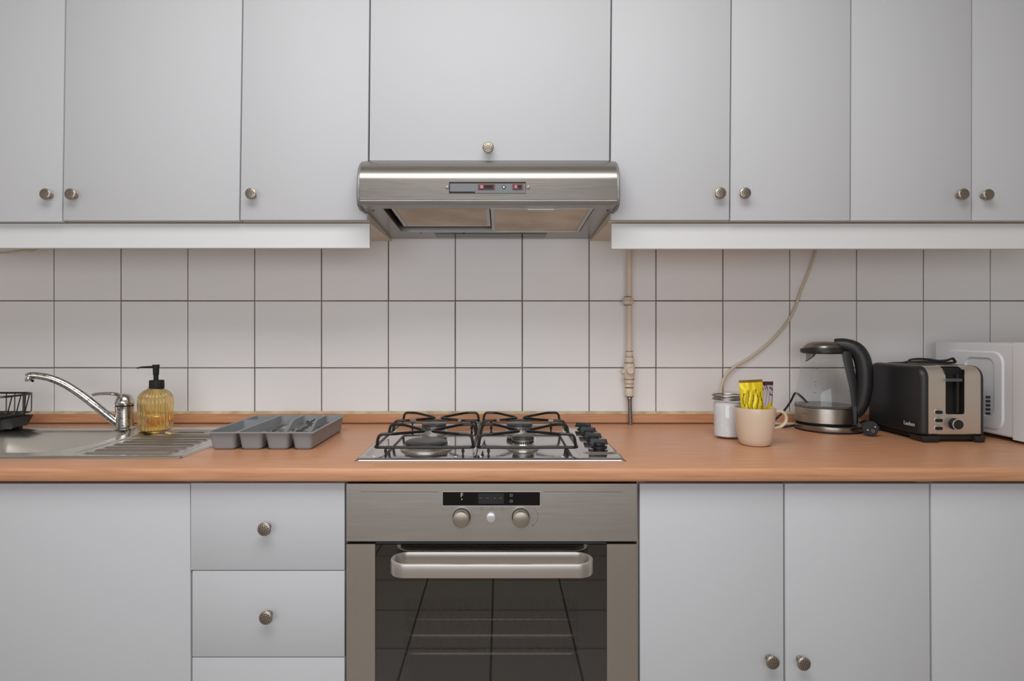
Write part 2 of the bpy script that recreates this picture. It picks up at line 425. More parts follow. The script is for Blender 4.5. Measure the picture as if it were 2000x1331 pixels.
# pelmets below the wall units
yp = -.304
single('light_pelmet', 'white pelmet board under the wall cabinets left of the hood', 'pelmet', B(cab_x(-222), X(722, yp), yp, yp+.016, Z(484.5, yp), Z(437.2, yp)), 'pelmet', bevel=.001, group='white pelmet boards')
single('light_pelmet', 'white pelmet board under the wall cabinets right of the hood', 'pelmet', B(X(1194.5, yp), cab_x(2134), yp, yp+.016, Z(486, yp), Z(437.2, yp)), 'pelmet', bevel=.001, group='white pelmet boards')
# loose cable hanging under the far left wall unit
bm = tube(bmesh.new(), spline([P(-60, 486, -.06), P(-20, 492, -.05), P(5, 494, -.045), P(30, 491, -.04), P(50, 489, -.035), P(66, 490, -.03), P(72, 484, -.03), P(72, 473, -.03)]), .0028, 8)
single('loose_cable', 'short pale cable sagging below the pelmet at the far left', 'cable', bm, 'cable')

# ================================================================ hood
zb0, zbf = Z(467, 0), CZ+.300
hx0, hx1 = X(764, 0), X(1154, 0)
c = thing('cooker_hood', 'brushed steel cooker hood with exposed switches above the gas hob', 'cooker hood', ((hx0+hx1)/2, -.2, zb0))
def und(y): return zb0+(zbf-zb0)*(-y/.40)
ZT = Z(318, YU)
prof = [(-.004, ZT), (-.330, ZT), (-.352, ZT-.004), (-.372, ZT-.014), (-.388, ZT-.028), (-.3960, ZT-.040), (-.4005, ZT-.049), (-.4026, ZT-.056), (-.4030, ZT-.062), (-.4040, CZ+.3120), (-.3990, CZ+.3085)]
# shell: front skin and top (thin, closed)
bm = bmesh.new()
inn = [(y+.0035, z-.002) for y, z in prof]
inn[0] = (-.004, ZT-.004)
prism(bm, prof+inn[::-1], 'x', hx0, hx1)
# recess for the switch plate is cut by leaving the plate proud of a dark slot
shell = obj('hood_shell', bm, 'steel', c, smooth=24)
# side cheeks
for x0, x1 in ((hx0-.0075, hx0), (hx1, hx1+.0075)):
    bm = bmesh.new()
    out = [(-.02, zb0-.001), (-.02, ZT-.002), (-.330, ZT-.002), (-.335, ZT-.0022), (-.354, ZT-.006), (-.376, ZT-.018), (-.392, ZT-.036), (-.401, ZT-.056), (-.405, ZT-.085), (-.406, CZ+.318), (-.398, CZ+.300), (-.375, CZ+.293), (-.34, und(-.34)-.003), (-.31, und(-.31)-.001), (-.1, und(-.1)-.001)]
    prism(bm, out, 'x', x0, x1); obj('side_cheek', bm, 'cheek', c, bevel=.0018)
# underside plate with opening
ox0, ox1, oy0, oy1 = -.283, .227, -.368, -.10
bm = bmesh.new()
def uplate(bm, x0, x1, y0, y1, t=.0015, off=0, mi=0):
    vs = []
    for x, y in ((x0, y0), (x1, y0), (x1, y1), (x0, y1)): vs.append(bm.verts.new((x, y, und(y)+off)))
    ws = [bm.verts.new(v.co+Vector((0, 0, t))) for v in vs]
    fs = [bm.faces.new(vs[::-1]), bm.faces.new(ws)]
    for i in range(4): fs.append(bm.faces.new([vs[i], vs[(i+1) % 4], ws[(i+1) % 4], ws[i]]))
    for f in fs: f.material_index = mi
uplate(bm, hx0, hx1, -.399, oy0); uplate(bm, hx0, ox0, oy0, oy1); uplate(bm, ox1, hx1, oy0, oy1); uplate(bm, hx0, hx1, oy1, -.004)
prism(bm, [(-.4030, CZ+.312), (-.4025, CZ+.3095), (-.399, und(-.399)), (-.399, und(-.399)+.0015), (-.4005, CZ+.312)], 'x', hx0, hx1)
# return lips
for x in (ox0, ox1): uplate(bm, x-.001, x+.001, oy0, oy1, t=.03)
uplate(bm, ox0, ox1, oy0-.001, oy0+.001, t=.03); uplate(bm, ox0, ox1, oy1-.001, oy1+.001, t=.03)
obj('underside_panel', bm, 'steel', c, smooth=None)
bm = bmesh.new(); uplate(bm, ox0+.001, ox1-.001, oy0+.001, oy1-.001, off=.045, t=.002)
obj('inner_housing', bm, 'blackmatte', c, smooth=None)
def filt(x0, x1, y0, y1, off, nm, fr=.006):
    bm = bmesh.new(); uplate(bm, x0, x1, y0, y1, off=off, t=.009)
    f = obj('grease_filter', bm, 'filter', c, smooth=None, label=nm)
    bm = bmesh.new()
    for a in ((x0, x0+fr*1.5, y0, y1), (x1-fr*1.5, x1, y0, y1), (x0+fr*1.5, x1-fr*1.5, y0, y0+.003), (x0+fr*1.5, x1-fr*1.5, y1-.003, y1)): uplate(bm, *a, off=off-.0015, t=.0014)
    obj('filter_frame', bm, 'alu', f, smooth=None); return f
fl = filt(ox0+.014, X(957, -.25), -.364, -.135, .010, 'left greasy filter set deeper and askew')
fr_ = filt(X(959.5, -.25), ox1-.003, -.367, -.103, .001, 'right greasy filter sitting flush')
yk = -.36
obj('filter_latch', B(X(1030, yk), X(1082, yk), yk-.006, yk+.006, und(yk)-.002, und(yk)-.0005), 'alu', fr_, bevel=.0003)
obj('filter_latch', B(X(848, yk), X(892, yk), yk-.002, yk+.002, und(yk)+.004, und(yk)+.008), 'dark', fl)
bm = bmesh.new(); uplate(bm, X(852, -.04), X(1066, -.04), -.080, -.025, off=-.0014, t=.0012); obj('lamp_cover', bm, 'gloss', c, smooth=None)
for x, y in ((X(822, -.085), -.085), (X(906, -.085), -.085), (X(723, -.33)+.012, -.35), (X(1184, -.33), -.35)):
    obj('screw_head', lathe(bmesh.new(), closed([(.0026, und(y)-.0008), (.0026, und(y))]), (x, y, 0), 12), 'blackmatte', c)
# exposed switch plate: frame recess on the front skin
yh = -.4045
def hz(v): return Z(v, yh-.0005)
sw = obj('switch_recess', B(X(877, yh), X(1027, yh), yh-.0004, yh+.002, hz(377.5), hz(355.5)), 'blackmatte', c, smooth=None)
obj('switch_plate', B(X(879, yh), X(1026, yh), yh-.0010, yh-.0004, hz(374.5), hz(358.8)), 'greypl', sw, smooth=None)
obj('plate_lip', B(X(928, yh), X(1027, yh), yh-.0013, yh-.0004, hz(377.5), hz(374.5)), 'greypl', sw, smooth=None)
for u0, u1, ul in ((934, 966, 946), (1001, 1021, 1012)):
    f = obj('switch_frame', B(X(u0, yh), X(u1, yh), yh-.0030, yh-.001, hz(370.5), hz(360.5)), 'red', sw, bevel=.0004)
    obj('slider_slot', B(X(ul, yh), X(u1-3, yh), yh-.0034, yh-.0030, hz(368.8), hz(362.5)), 'blackmatte', f, smooth=None)
    obj('slider', B(X(u0+4, yh), X(ul-2.5, yh), yh-.0048, yh-.0030, hz(369), hz(362.5)), 'pinkred', f, bevel=.0004)
bm = bmesh.new(); lathe(bm, closed([(.0044, .001), (.0044, .0016)]), (X(984, yh), yh, hz(366)), 20, TOY); obj('indicator_surround', bm, 'blackmatte', sw)
bm = bmesh.new(); lathe(bm, closed([(.0028, .0016), (.0026, .003), (.0012, .0038)]), (X(984, yh), yh, hz(366.5)), 20, TOY); obj('indicator_lamp', bm, 'silver', sw)
for u in (873, 1032):
    bm = bmesh.new(); lathe(bm, closed([(.0034, .0003), (.003, .0014), (.002, .0018)]), (X(u, yh), yh, hz(366.5)), 16, TOY); s_ = obj('screw', bm, 'steel', c)
    bm = B(X(u, yh)-.0019, X(u, yh)+.0019, yh-.0021, yh-.0017, hz(366.5)-.0004, hz(366.5)+.0004); box(bm, X(u, yh)-.0004, X(u, yh)+.0004, yh-.0021, yh-.0017, hz(366.5)-.0019, hz(366.5)+.0019); obj('screw_slot', bm, 'blackmatte', s_, smooth=None)

# ================================================================ worktop, upstand
yw = -.60; zt0 = WT-.028; r = .009
prof = [(-.016, WT), (yw+r, WT)]
for i in range(1, 7): a = PI/2+PI/2*i/6; prof.append((yw+r+r*math.cos(a), WT-r+r*math.sin(a)))
prof += [(yw, zt0+.006)]
for i in range(1, 4): a = PI+PI/2*i/3; prof.append((yw+.006+.006*math.cos(a), zt0+.006+.006*math.sin(a)))
prof += [(-.016, zt0)]
hy0, hy1 = -.475, -.125            # sink cut-out (y)
bx0, bx1 = -1.46, -.98             # sink cut-out (x)
hbx0, hbx1, hby0, hby1 = -.27, .24, -.50, -.07   # hob cut-out
bm = bmesh.new()
def strip(x0, x1, ylim=None):
    if ylim is None: prism(bm, prof, 'x', x0, x1)
    else:
        front = [p for p in prof if p[0] < ylim]; front = [(ylim, WT)]+front+[(ylim, zt0)]; prism(bm, front, 'x', x0, x1)
strip(XL+.002, bx0); strip(bx0, bx1, hy0); box(bm, bx0, bx1, hy1, -.016, zt0, WT); strip(bx1, hbx0)
strip(hbx0, hbx1, hby0); box(bm, hbx0, hbx1, hby1, -.016, zt0, WT); strip(hbx1, XR-.002)
single('worktop', 'beech-coloured laminate worktop running along the whole kitchen', 'worktop', bm, 'wood', loc=(0, -.3, zt0), smooth=50)
bm = B(XL+.002, XR-.002, -.0155, -.0005, WT+.0004, Z(809.5, -.0155))
us = single('worktop_upstand', 'beech-coloured upstand strip between the worktop and the tiles', 'upstand', bm, 'wood', bevel=.0012)
bm = bmesh.new(); prism(bm, [(-.013, Z(809.5, -.0155)+.0003), (-.0005, Z(809.5, -.0155)+.0003), (-.0005, Z(803.5, 0)), (-.003, Z(803.5, 0))], 'x', XL+.002, XR-.002)
obj('sealant_strip', bm, 'silicone', us, label='yellowed sealant bead')
bm = bmesh.new(); prism(bm, [(-.0185, WT+.0003), (-.0156, WT+.0003), (-.0156, WT+.004)], 'x', XL+.002, XR-.002)
obj('sealant_bead', bm, 'grime', us, label='dark dirty joint along the foot')

# ================================================================ base units
YD = -.5805; YDB = -.5625; ZB1 = zt0-.0008
GB = 'grey base cabinets below the worktop'
def lbody(parent, x0, x1, plinth=True):
    bm = bmesh.new(); t = .016; d = YDB+.0015; y1 = -.02
    box(bm, x0, x0+t, d, y1, .10, ZB1); box(bm, x1-t, x1, d, y1, .10, ZB1); box(bm, x0+t, x1-t, d, y1, .10, .116); box(bm, x0+t, x1-t, y1-.005, y1, .116, ZB1-.1)
    b = obj('cabinet_body', bm, 'carcass', parent, smooth=None)
    obj('plinth', B(x0, x1, -.52, -.505, 0, .0995), 'door', parent, smooth=None)
def ldoor(parent, u0, u1, u0b=None, u1b=None, vt=945.5, zb=.105, name='door', vb=None, g=1.2):
    u0b = u0 if u0b is None else u0b; u1b = u1 if u1b is None else u1b
    zt_ = Z(vt, YD); zb = Z(vb, YD) if vb else zb
    def xx(a, b, z): t = (zt_-z)/(zt_-Z(1331, YD)); return X(a+(b-a)*t, YD)
    pts = [(xx(u0, u0b, zb)+g/952, zb), (xx(u1, u1b, zb)-g/952, zb), (xx(u1, u1b, zt_)-g/952, zt_), (xx(u0, u0b, zt_)+g/952, zt_)]
    return obj(name, slab(pts, YD, YDB), 'door', parent, bevel=.0011)
def bx(u): return X(u, YD)
c = thing('base_cabinet', 'plain knobless grey cabinet under the sink at the lower left', 'cabinet', (bx(88), -.3, 0), GB)
lbody(c, bx(-570), bx(372)-e); ldoor(c, -195, 371.5, -195, 373, g=.6); ldoor(c, -570, -195)
c = thing('drawer_unit', 'grey three-drawer unit between the sink cabinet and the oven', 'drawer unit', (bx(523), -.3, 0), GB)
lbody(c, bx(373)+e, bx(674.5)-e)
d = ldoor(c, 371.8, 673.5, vt=944.5, vb=1114.3, name='drawer', g=.6); knob(d, 515.5, 1035, YD)
d = ldoor(c, 374.5, 673.5, vt=1116.2, vb=1283.8, name='drawer', g=.8); knob(d, 518.5, 1208.5, YD)
d = ldoor(c, 374.5, 673.5, vt=1285.8, name='drawer', g=.8); knob(d, 517, 1475, YD)
c = thing('base_cabinet', 'two-door grey base cabinet right of the oven, knobs at its inner edges', 'cabinet', (bx(1532), -.3, 0), GB)
lbody(c, bx(1247)+e, bx(1817.5)-e)
d = ldoor(c, 1248.5, 1531, 1249, 1532); knob(d, 1510, 1296, YD)
d = ldoor(c, 1532, 1816, 1533, 1818); knob(d, 1571, 1298.5, YD)
c = thing('base_cabinet', 'grey base cabinet at the lower right corner under the microwave', 'cabinet', (bx(2000), -.3, 0), GB)
lbody(c, bx(1817.5)+e, bx(2390)); ldoor(c, 1817.5, 2102, 1820, 2104); ldoor(c, 2103.5, 2388, 2105, 2388)

# ================================================================ oven
yo = -.582; zo0 = Z(1062.5, yo)
ovx0, ovx1 = X(676.5, yo), X(1243.5, yo)
c = thing('oven', 'built-in brushed steel oven with dark glass door under the hob', 'oven', ((ovx0+ovx1)/2, -.3, .30))
zp0, zp1 = Z(1058, yo), Z(945.5, yo)
pan = obj('control_panel', B(ovx0, ovx1, yo, -.558, zp0, zp1), 'steel_oven', c, bevel=.0015)
ys = yo-.0006
obj('display', B(X(864, yo), X(1055.5, yo), ys-.0014, yo-.0001, Z(989, yo), Z(960.5, yo)), 'silver', pan, bevel=.0006)
dsp = obj('display_glass', B(X(865, yo), X(1054.5, yo), ys-.002, ys-.0013, Z(987.3, yo), Z(961, yo)), 'gloss', pan, smooth=None)
obj('clock_screen', B(X(934, yo), X(984, yo), ys-.0024, ys-.0019, Z(984, yo), Z(963.5, yo)), 'lcd', pan, smooth=None)
yy = ys-.0026
bm = text_bm('F', .0125, Matrix.Translation(P(902, 968.2, yy)) @ FRONT)
obj('function_letter', bm, 'printw', pan, smooth=None)
obj('function_dot', B(X(901, yy), X(903, yy), yy, yy+.0004, Z(977, yy), Z(975, yy)), 'printw', pan, smooth=None)
bm = bmesh.new()
for u in (939, 952, 966, 978): merge(bm, B(X(u-2.6, yy), X(u+2.6, yy), yy, yy+.0004, Z(973.6, yy), Z(972.6, yy)), 1)
for v in (970.5, 975.5): merge(bm, B(X(958.4, yy), X(959.6, yy), yy, yy+.0004, Z(v+.6, yy), Z(v-.6, yy)), 1)
obj('clock_digits', bm, ['printw', 'printg'], pan, smooth=None)
for v in (968, 979.5):
    bm = bmesh.new(); merge(bm, B(X(995.8, yy), X(1001.2, yy), yy+.0001, yy+.0005, Z(v+2.7, yy), Z(v-2.7, yy)), 1)
    merge(bm, B(X(997.3, yy), X(999.7, yy), yy-.0001, yy+.0003, Z(v+1, yy), Z(v-1.2, yy)), 2)
    obj('indicator_symbol', bm, ['printw', 'printg', 'gloss'], pan, smooth=None)
for u0, u1 in ((704, 857), (1062, 1216)): obj('engraved_line', B(X(u0, yo), X(u1, yo), yo-.0003, yo, Z(961.4, yo), Z(960.6, yo)), 'printg', pan, smooth=None)
yy = yo-.0004; bm = bmesh.new()
for u in (941, 960, 981):
    pts = [P(u+3*math.cos(a), 995+3*math.sin(a), yy) for a in [2*PI*i/16 for i in range(16)]]; tube(bm, pts, .0003, 4, loop=True)
for a, b in ((946, 955), (965, 975)): box(bm, X(a, yy), X(b, yy), yy, yo, Z(995.4, yy), Z(994.8, yy))
obj('clock_symbols', bm, 'printg', pan, smooth=None); bm = bmesh.new()
pts = [P(1017+34*math.cos(a), 1010+24*math.sin(a), yy) for a in [-.7+1.6*i/20 for i in range(21)]]; tube(bm, pts, .0003, 4)
lathe(bm, closed([(.0012, 0), (.0012, .0004)]), (X(1041, yo), yo, Z(1027.5, yo)), 10, TOY)
obj('dial_arc', bm, 'printg', pan, smooth=None)
for u in (901.5, 1017):
    p = P(u, 1010.5, yo)
    bm = bmesh.new(); lathe(bm, closed([(.0182, .0002), (.0182, .0012), (.0175, .0016)]), (p.x, yo, p.z), 48, TOY); kb = obj('dial_collar', bm, 'blackmatte', pan)
    bm = bmesh.new(); lathe(bm, closed([(.0168, .0016), (.0168, .019), (.0163, .0205), (.015, .0212)]), (p.x, yo, p.z), 56, TOY); obj('dial', bm, 'knobtaupe', kb)
bm = bmesh.new(); p = P(959, 1011, yo); lathe(bm, closed([(.0098, .0002), (.0098, .003), (.0092, .0045), (.006, .0055)]), (p.x, yo, p.z), 40, TOY); obj('push_button', bm, 'silver', pan)
# door
zd1, zd0 = Z(1063.5, yo), Z(1063.5, yo)-.475
gx0, gx1 = X(732.5, yo), X(1185.5, yo)
bm = B(ovx0, gx0, yo, -.560, zd0, zd1); box(bm, gx1, ovx1, yo, -.560, zd0, zd1); box(bm, gx0, gx1, yo, -.560, zd0, zd0+.05)
dr = obj('oven_door', bm, 'steel_ovenside', c, bevel=.001)
obj('door_glass', B(gx0+.0003, gx1-.0003, yo+.0006, yo+.0056, zd0+.0505, zd1-.001), 'ovenglass', dr, smooth=None)
bm = bmesh.new(); wx_0, wx_1, wz_1 = X(789, yo), X(1132, yo), Z(1175, yo)
for a in ((gx0, wx_0, zd0+.05, zd1), (wx_1, gx1, zd0+.05, zd1), (wx_0, wx_1, wz_1, zd1), (wx_0, wx_1, zd0+.05, zd0+.07)): box(bm, a[0], a[1], -.5715, -.570, a[2], a[3])
obj('glass_border', bm, 'ovenborder', dr, smooth=None)
# handle: closed flat loop
yh0, yh1 = yo-.001, -.651; zh = Z(1103.5, yh1); hh = .0268
hx_0, hx_1 = X(757.5, yh1), X(1163, yh1)
outl = rrect(hx_0, hx_1, yh1, yh0, .032, 10)
bm = bmesh.new(); t = .0075; n = len(outl)
inl = rrect(hx_0+t, hx_1-t, yh1+t*.8, yh0-.004, .026, 10)
A = [bm.verts.new((x, y, zh-hh)) for x, y in outl]; A2 = [bm.verts.new((x, y, zh)) for x, y in outl]
I = [bm.verts.new((x, y, zh-hh)) for x, y in inl]; I2 = [bm.verts.new((x, y, zh)) for x, y in inl]
for i in range(n):
    j = (i+1) % n
    bm.faces.new([A[i], A[j], A2[j], A2[i]]); bm.faces.new([I2[i], I2[j], I[j], I[i]]); bm.faces.new([A2[i], A2[j], I2[j], I2[i]]); bm.faces.new([A[j], A[i], I[i], I[j]])
bmesh.ops.recalc_face_normals(bm, faces=bm.faces)
obj('handle', bm, 'steel_handle', dr, bevel=.0012)
# cavity and housing
bm = bmesh.new(); x0, x1, z0, z1 = X(789, yo)-.012, X(1132, yo)+.012, zd0+.06, zd1-.03
box(bm, x0, x1, -.10, -.095, z0, z1); box(bm, x0-.005, x0, -.556, -.10, z0, z1); box(bm, x1, x1+.005, -.556, -.10, z0, z1)
box(bm, x0, x1, -.556, -.10, z0-.005, z0); box(bm, x0, x1, -.556, -.10, z1, z1+.005)
for k in range(4):
    zz = .4885-.0095-.039*2+k*.039
    for xa, xb in ((x0, x0+.006), (x1-.006, x1)): box(bm, xa, xb, -.52, -.12, zz, zz+.006)
cav = obj('oven_cavity', bm, 'cavity', c, smooth=None)
# racks
zrk = Z(1282, -.53)
for nm, zz in (('upper wire rack inside the oven behind the dark glass', .518), ('lower wire rack inside the oven, brightest line behind the glass', .479)):
    bm = bmesh.new()
    zz += .0095
    tube(bm, fillet([(x0+.004, -.53, zz), (x1-.004, -.53, zz), (x1-.004, -.13, zz), (x0+.004, -.13, zz)], .02, loop=True), .0034, 8, loop=True)
    tube(bm, [(x0+.004, -.46, zz), (x1-.004, -.46, zz)], .0022, 8)
    for k in range(18): xx_ = x0+.02+(x1-x0-.04)*k/17; tube(bm, [(xx_, -.53, zz), (xx_, -.13, zz)], .0013, 6)
    single('oven_rack', nm, 'oven rack', bm, 'rack', group='racks inside the oven')
# housing sides: carcass of the oven cabinet, in the dark gap colour
c = thing('oven_housing', 'dark-sided cabinet housing around the built-in oven, visible as thin edges', 'cabinet', ((ovx0+ovx1)/2, -.3, 0))
bm = bmesh.new(); xa, xb = bx(674.5)+e, bx(1247)-e
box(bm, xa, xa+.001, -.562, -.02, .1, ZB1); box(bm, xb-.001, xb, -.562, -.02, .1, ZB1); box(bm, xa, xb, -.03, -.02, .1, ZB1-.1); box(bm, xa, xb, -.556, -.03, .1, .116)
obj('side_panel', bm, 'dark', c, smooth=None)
bm = bmesh.new(); box(bm, ovx0, ovx1, yo+.002, -.56, .12, zd0-.003); obj('bottom_front', bm, 'door', c, smooth=None)
obj('plinth', B(xa, xb, -.52, -.505, 0, .0995), 'door', c, smooth=None)

# ================================================================ sink
skx0, skx1, sky0, sky1 = -1.62, X(354, -.509), -.509, -.075
def skz(x, y):
    z = WT+.0045
    d = sdrr(x, y, skx0, skx1, sky0, sky1, .012)
    z -= .004*sstep(-.006, 0, d)
    b = sdrr(x, y, -1.43, -1.005, -.452, -.155, .075)
    z -= .0022*sstep(.016, .006, b)
    z -= .155*sstep(.006, -.05, b)**.8
    if -.97 < x:                                # drainer
        dd = sdrr(x, y, -.955, -.715, -.485, -.115, .03)
        z -= .0028*sstep(.004, -.006, dd)
        q = (y+.465)/.0335; k = round(q)
        if 0 <= k <= 9:
            xr = sstep(-.94+.012*max(0, k-6), -.925+.012*max(0, k-6), x)*(1-sstep(-.745, -.730, x))
            z += .0048*math.exp(-((q-k)*.0335/.0042)**2)*xr
    return z
xs = sorted(set(lsp(skx0, -1.44, 12)+lsp(-1.44, -.96, 150)+lsp(-.96, skx1, 90))); ys_ = lsp(sky0, sky1, 150)
c = thing('kitchen_sink', 'inset stainless steel sink with bowl and ribbed drainer in the worktop', 'sink', (-1.15, -.29, WT))
bm = grid(skz, xs, ys_)
box(bm, skx0, skx1, sky0, sky0+.001, WT+.0002, WT+.0006); box(bm, skx1-.001, skx1, sky0, sky1, WT+.0002, WT+.0006)
obj('sink_top', bm, 'steel_sink', c, smooth=60)
bm = bmesh.new(); lathe(bm, closed([(.034, 0), (.034, .002), (.026, .002), (.022, -.0005)]), (-1.215, -.3, skz(-1.215, -.3)+.0005), 32); obj('drain', bm, 'chrome', c)

# tap
fx, fy = X(243.5, -.14), -.14; fz = WT+.0048
c = thing('kitchen_tap', 'chrome single-lever tap with a long water-stained spout behind the sink', 'tap', (fx, fy, fz))
def h(v, y=-.14): return Z(v, y)
bm = bmesh.new()
lathe(bm, closed([(.0262, fz), (.0262, fz+.003), (.0225, fz+.007), (.0222, h(802)), (.0228, h(797)), (.0238, h(793.5))]), (fx, fy, 0), 48)
tb = obj('tap_body', bm, 'chrome', c)
bm = bmesh.new(); lathe(bm, closed([(.0225, h(793.2)), (.0225, h(791.6))]), (fx, fy, 0), 48); obj('body_joint', bm, 'dark', c)
bm = bmesh.new()
pts = [Vector((fx-.012, fy-.006, h(828)))]+[P(u, v, y) for u, v, y in ((215, 816, -.155), (185, 791.5, -.17), (155, 768.5, -.182), (125, 750, -.195), (98, 739, -.205), (75, 734.5, -.213), (60, 733.5, -.219), (52.5, 736.5, -.222))]
pp = spline(pts, 6); rr = [.0118-.0038*i/(len(pp)-1) for i in range(len(pp))]
tube(bm, pp, rr, 20, flat=(1.0, .9))
obj('spout', bm, 'chrome', tb, label='water-spotted curved spout')
p = P(57.5, 739, -.222)
bm = bmesh.new(); lathe(bm, closed([(.0078, -.0065), (.0088, -.003), (.0084, .004)]), p+Vector((-.001, 0, -.002)), 24); obj('aerator', bm, 'chrome', tb)
bm = bmesh.new(); p2 = P(64, 745, -.222); lathe(bm, closed([(.001, -.003), (.0028, 0), (.003, .004)]), p2, 12); obj('water_drip', bm, 'blackmatte', tb, label='dark drip at the outlet')
bm = bmesh.new()
lathe(bm, closed([(.0215, h(791.4)), (.0236, h(789)), (.0228, h(783)), (.0195, h(776)), (.0135, h(771.5)), (.006, h(769.5))]), (fx, fy, 0), 40)
pp = [Vector((fx+.008, fy, h(776))), Vector((fx-.008, fy-.005, h(772.5))), P(222, 769.6, -.158), P(205, 769.0, -.166), P(190, 770.0, -.172), P(182, 771.6, -.175)]
pp = spline(pp, 6)
tube(bm, pp, [.0130-.0040*sstep(0, 20, i) for i in range(len(pp))], 16, flat=(.46, 1.15), up=(0, 0, 1))
obj('lever_handle', bm, 'chrome', c)

# soap dispenser
sx, sy_ = X(304, -.165), -.165; sz = WT+.006
c = thing('soap_dispenser', 'ribbed amber glass soap bottle with black pump on the drainer', 'soap dispenser', (sx, sy_, sz))
def hs(v): return Z(v, sy_)
R = .0425
outer = [(R*.80, sz), (R*.92, sz+.0025), (R*.99, sz+.010), (R*.985, hs(812)), (R, hs(790)), (R, hs(782)), (R*.965, hs(776)), (R*.86, hs(769)), (R*.66, hs(763)), (R*.47, hs(760)), (R*.44, hs(757))]
inner = [(r_-.0026, z_+(.003 if i == 0 else 0)) for i, (r_, z_) in enumerate(outer)]
bm = bmesh.new(); lathe(bm, [(0, sz)]+outer+inner[::-1]+[(0, sz+.004)], (sx, sy_, 0), 192, flute=.085, nfl=26)
bmesh.ops.recalc_face_normals(bm, faces=bm.faces)
bt = obj('bottle', bm, 'amber', c, smooth=60)
liq = [(R*.78, sz+.0045), (R*.90, sz+.012), (R*.90, hs(812))]
bm = bmesh.new(); lathe(bm, closed(liq), (sx, sy_, 0), 64); obj('liquid_soap', bm, 'soap', c)
bm = bmesh.new()
aa = [math.radians(t_) for t_ in (196, 190, 184, 178, 172)]
lo = [bm.verts.new((sx+(R+.0022)*math.cos(a), sy_+(R+.0022)*math.sin(a), hs(815))) for a in aa]; hi = [bm.verts.new((v.co.x, v.co.y, hs(789))) for v in lo]
for i in range(4): bm.faces.new([lo[i], lo[i+1], hi[i+1], hi[i]])
bmesh.ops.solidify(bm, geom=bm.faces[:], thickness=.0003)
obj('paper_label', bm, 'paper', bt)
bm = bmesh.new(); lathe(bm, closed([(.0186, hs(759.5)), (.0190, hs(757)), (.0185, hs(744)), (.0178, hs(743))]), (sx+.003, sy_, 0), 48); obj('pump_collar', bm, 'blackmatte', c)
bm = bmesh.new(); lathe(bm, closed([(.0062, hs(743.2)), (.0062, hs(733)), (.0074, hs(732.5)), (.0078, hs(722)), (.0088, hs(716)), (.0094, hs(713.5)), (.009, hs(712.8))]), (sx+.001, sy_, 0), 28)
tube(bm, spline([(sx-.001, sy_, hs(717)), P(290, 717.3, sy_), P(277, 717.8, sy_), P(267.5, 719.5, sy_)], 5), [.0042-.0018*i/15 for i in range(16)], 10, flat=(.75, 1.1))
obj('pump_head', bm, 'blackmatte', c)

# dish rack
rx1 = X(41, -.16); rx0 = rx1-.42; ry0, ry1 = -.222, -.100
ztop = Z(772, -.16)
c = thing('dish_rack', 'small black wire dish rack on a drip tray behind the sink at the left edge', 'dish rack', ((rx0+rx1)/2, -.15, WT+.006))
bm = bmesh.new()
ring = [(x, y, ztop) for x, y in rrect(rx0, rx1, ry0, ry1, .035, 6)]
tube(bm, ring, .0027, 8, loop=True)
zl = WT+.048
ring2 = [(x, y, zl) for x, y in rrect(rx0+.008, rx1-.012, ry0+.001, ry1-.001, .02, 6)]
tube(bm, ring2, .0017, 8, loop=True)
k = 0
for i in range(13):
    xx_ = rx1-.018-i*.024
    for yy_ in (ry0, ry1): tube(bm, fillet([(xx_, yy_, ztop), (xx_, yy_+(.001 if yy_ == ry0 else -.001), zl), (xx_, -.16, zl)], .006), .0015, 6)
for yy_ in (-.19, -.16, -.13):
    tube(bm, fillet([(rx1, yy_, ztop), (rx1-.014, yy_, zl), (rx0+.012, yy_, zl), (rx0, yy_, ztop)], .006), .0015, 6)
for xx_ in (rx1-.035, rx0+.035):
    for yy_ in (ry0+.002, ry1-.002): tube(bm, [(xx_, yy_, ztop-.002), (xx_, yy_+(.006 if yy_ < -.16 else -.006), WT+.022)], .0028, 8)
obj('wire_basket', bm, 'enamel', c)
bm = bmesh.new()
ox = rrect(rx0+.004, rx1-.008, ry0-.006, ry1+.004, .015, 5); ix = rrect(rx0+.010, rx1-.014, ry0, ry1-.002, .012, 5)
ob_ = rrect(rx0+.014, rx1-.018, ry0+.004, ry1-.006, .012, 5)
za, zb = WT+.040, WT+.012
n = len(ox); T = [bm.verts.new((x, y, za)) for x, y in ox]; I_ = [bm.verts.new((x, y, za-.001)) for x, y in ix]; Bq = [bm.verts.new((x, y, zb)) for x, y in ob_]; D = [bm.verts.new((x, y, zb+.002)) for x, y in ob_]
for i in range(n):
    j = (i+1) % n; bm.faces.new([Bq[i], Bq[j], T[j], T[i]]); bm.faces.new([T[i], T[j], I_[j], I_[i]]); bm.faces.new([I_[i], I_[j], D[j], D[i]])
bm.faces.new(Bq[::-1]); bm.faces.new(D)
bmesh.ops.recalc_face_normals(bm, faces=bm.faces)
obj('drip_tray', bm, 'black', c)
for xx_ in (rx1-.05, rx0+.05):
    for yy_ in (-.108, -.12):
        if yy_ == -.12: continue
        obj('foot', B(xx_-.01, xx_+.01, yy_-.01, yy_+.004, WT+.0050, zb+.001), 'rubber', c)
obj('foot', B(rx0+.01, rx0+.03, -.205, -.19, WT+.0050, zb+.001), 'rubber', c)

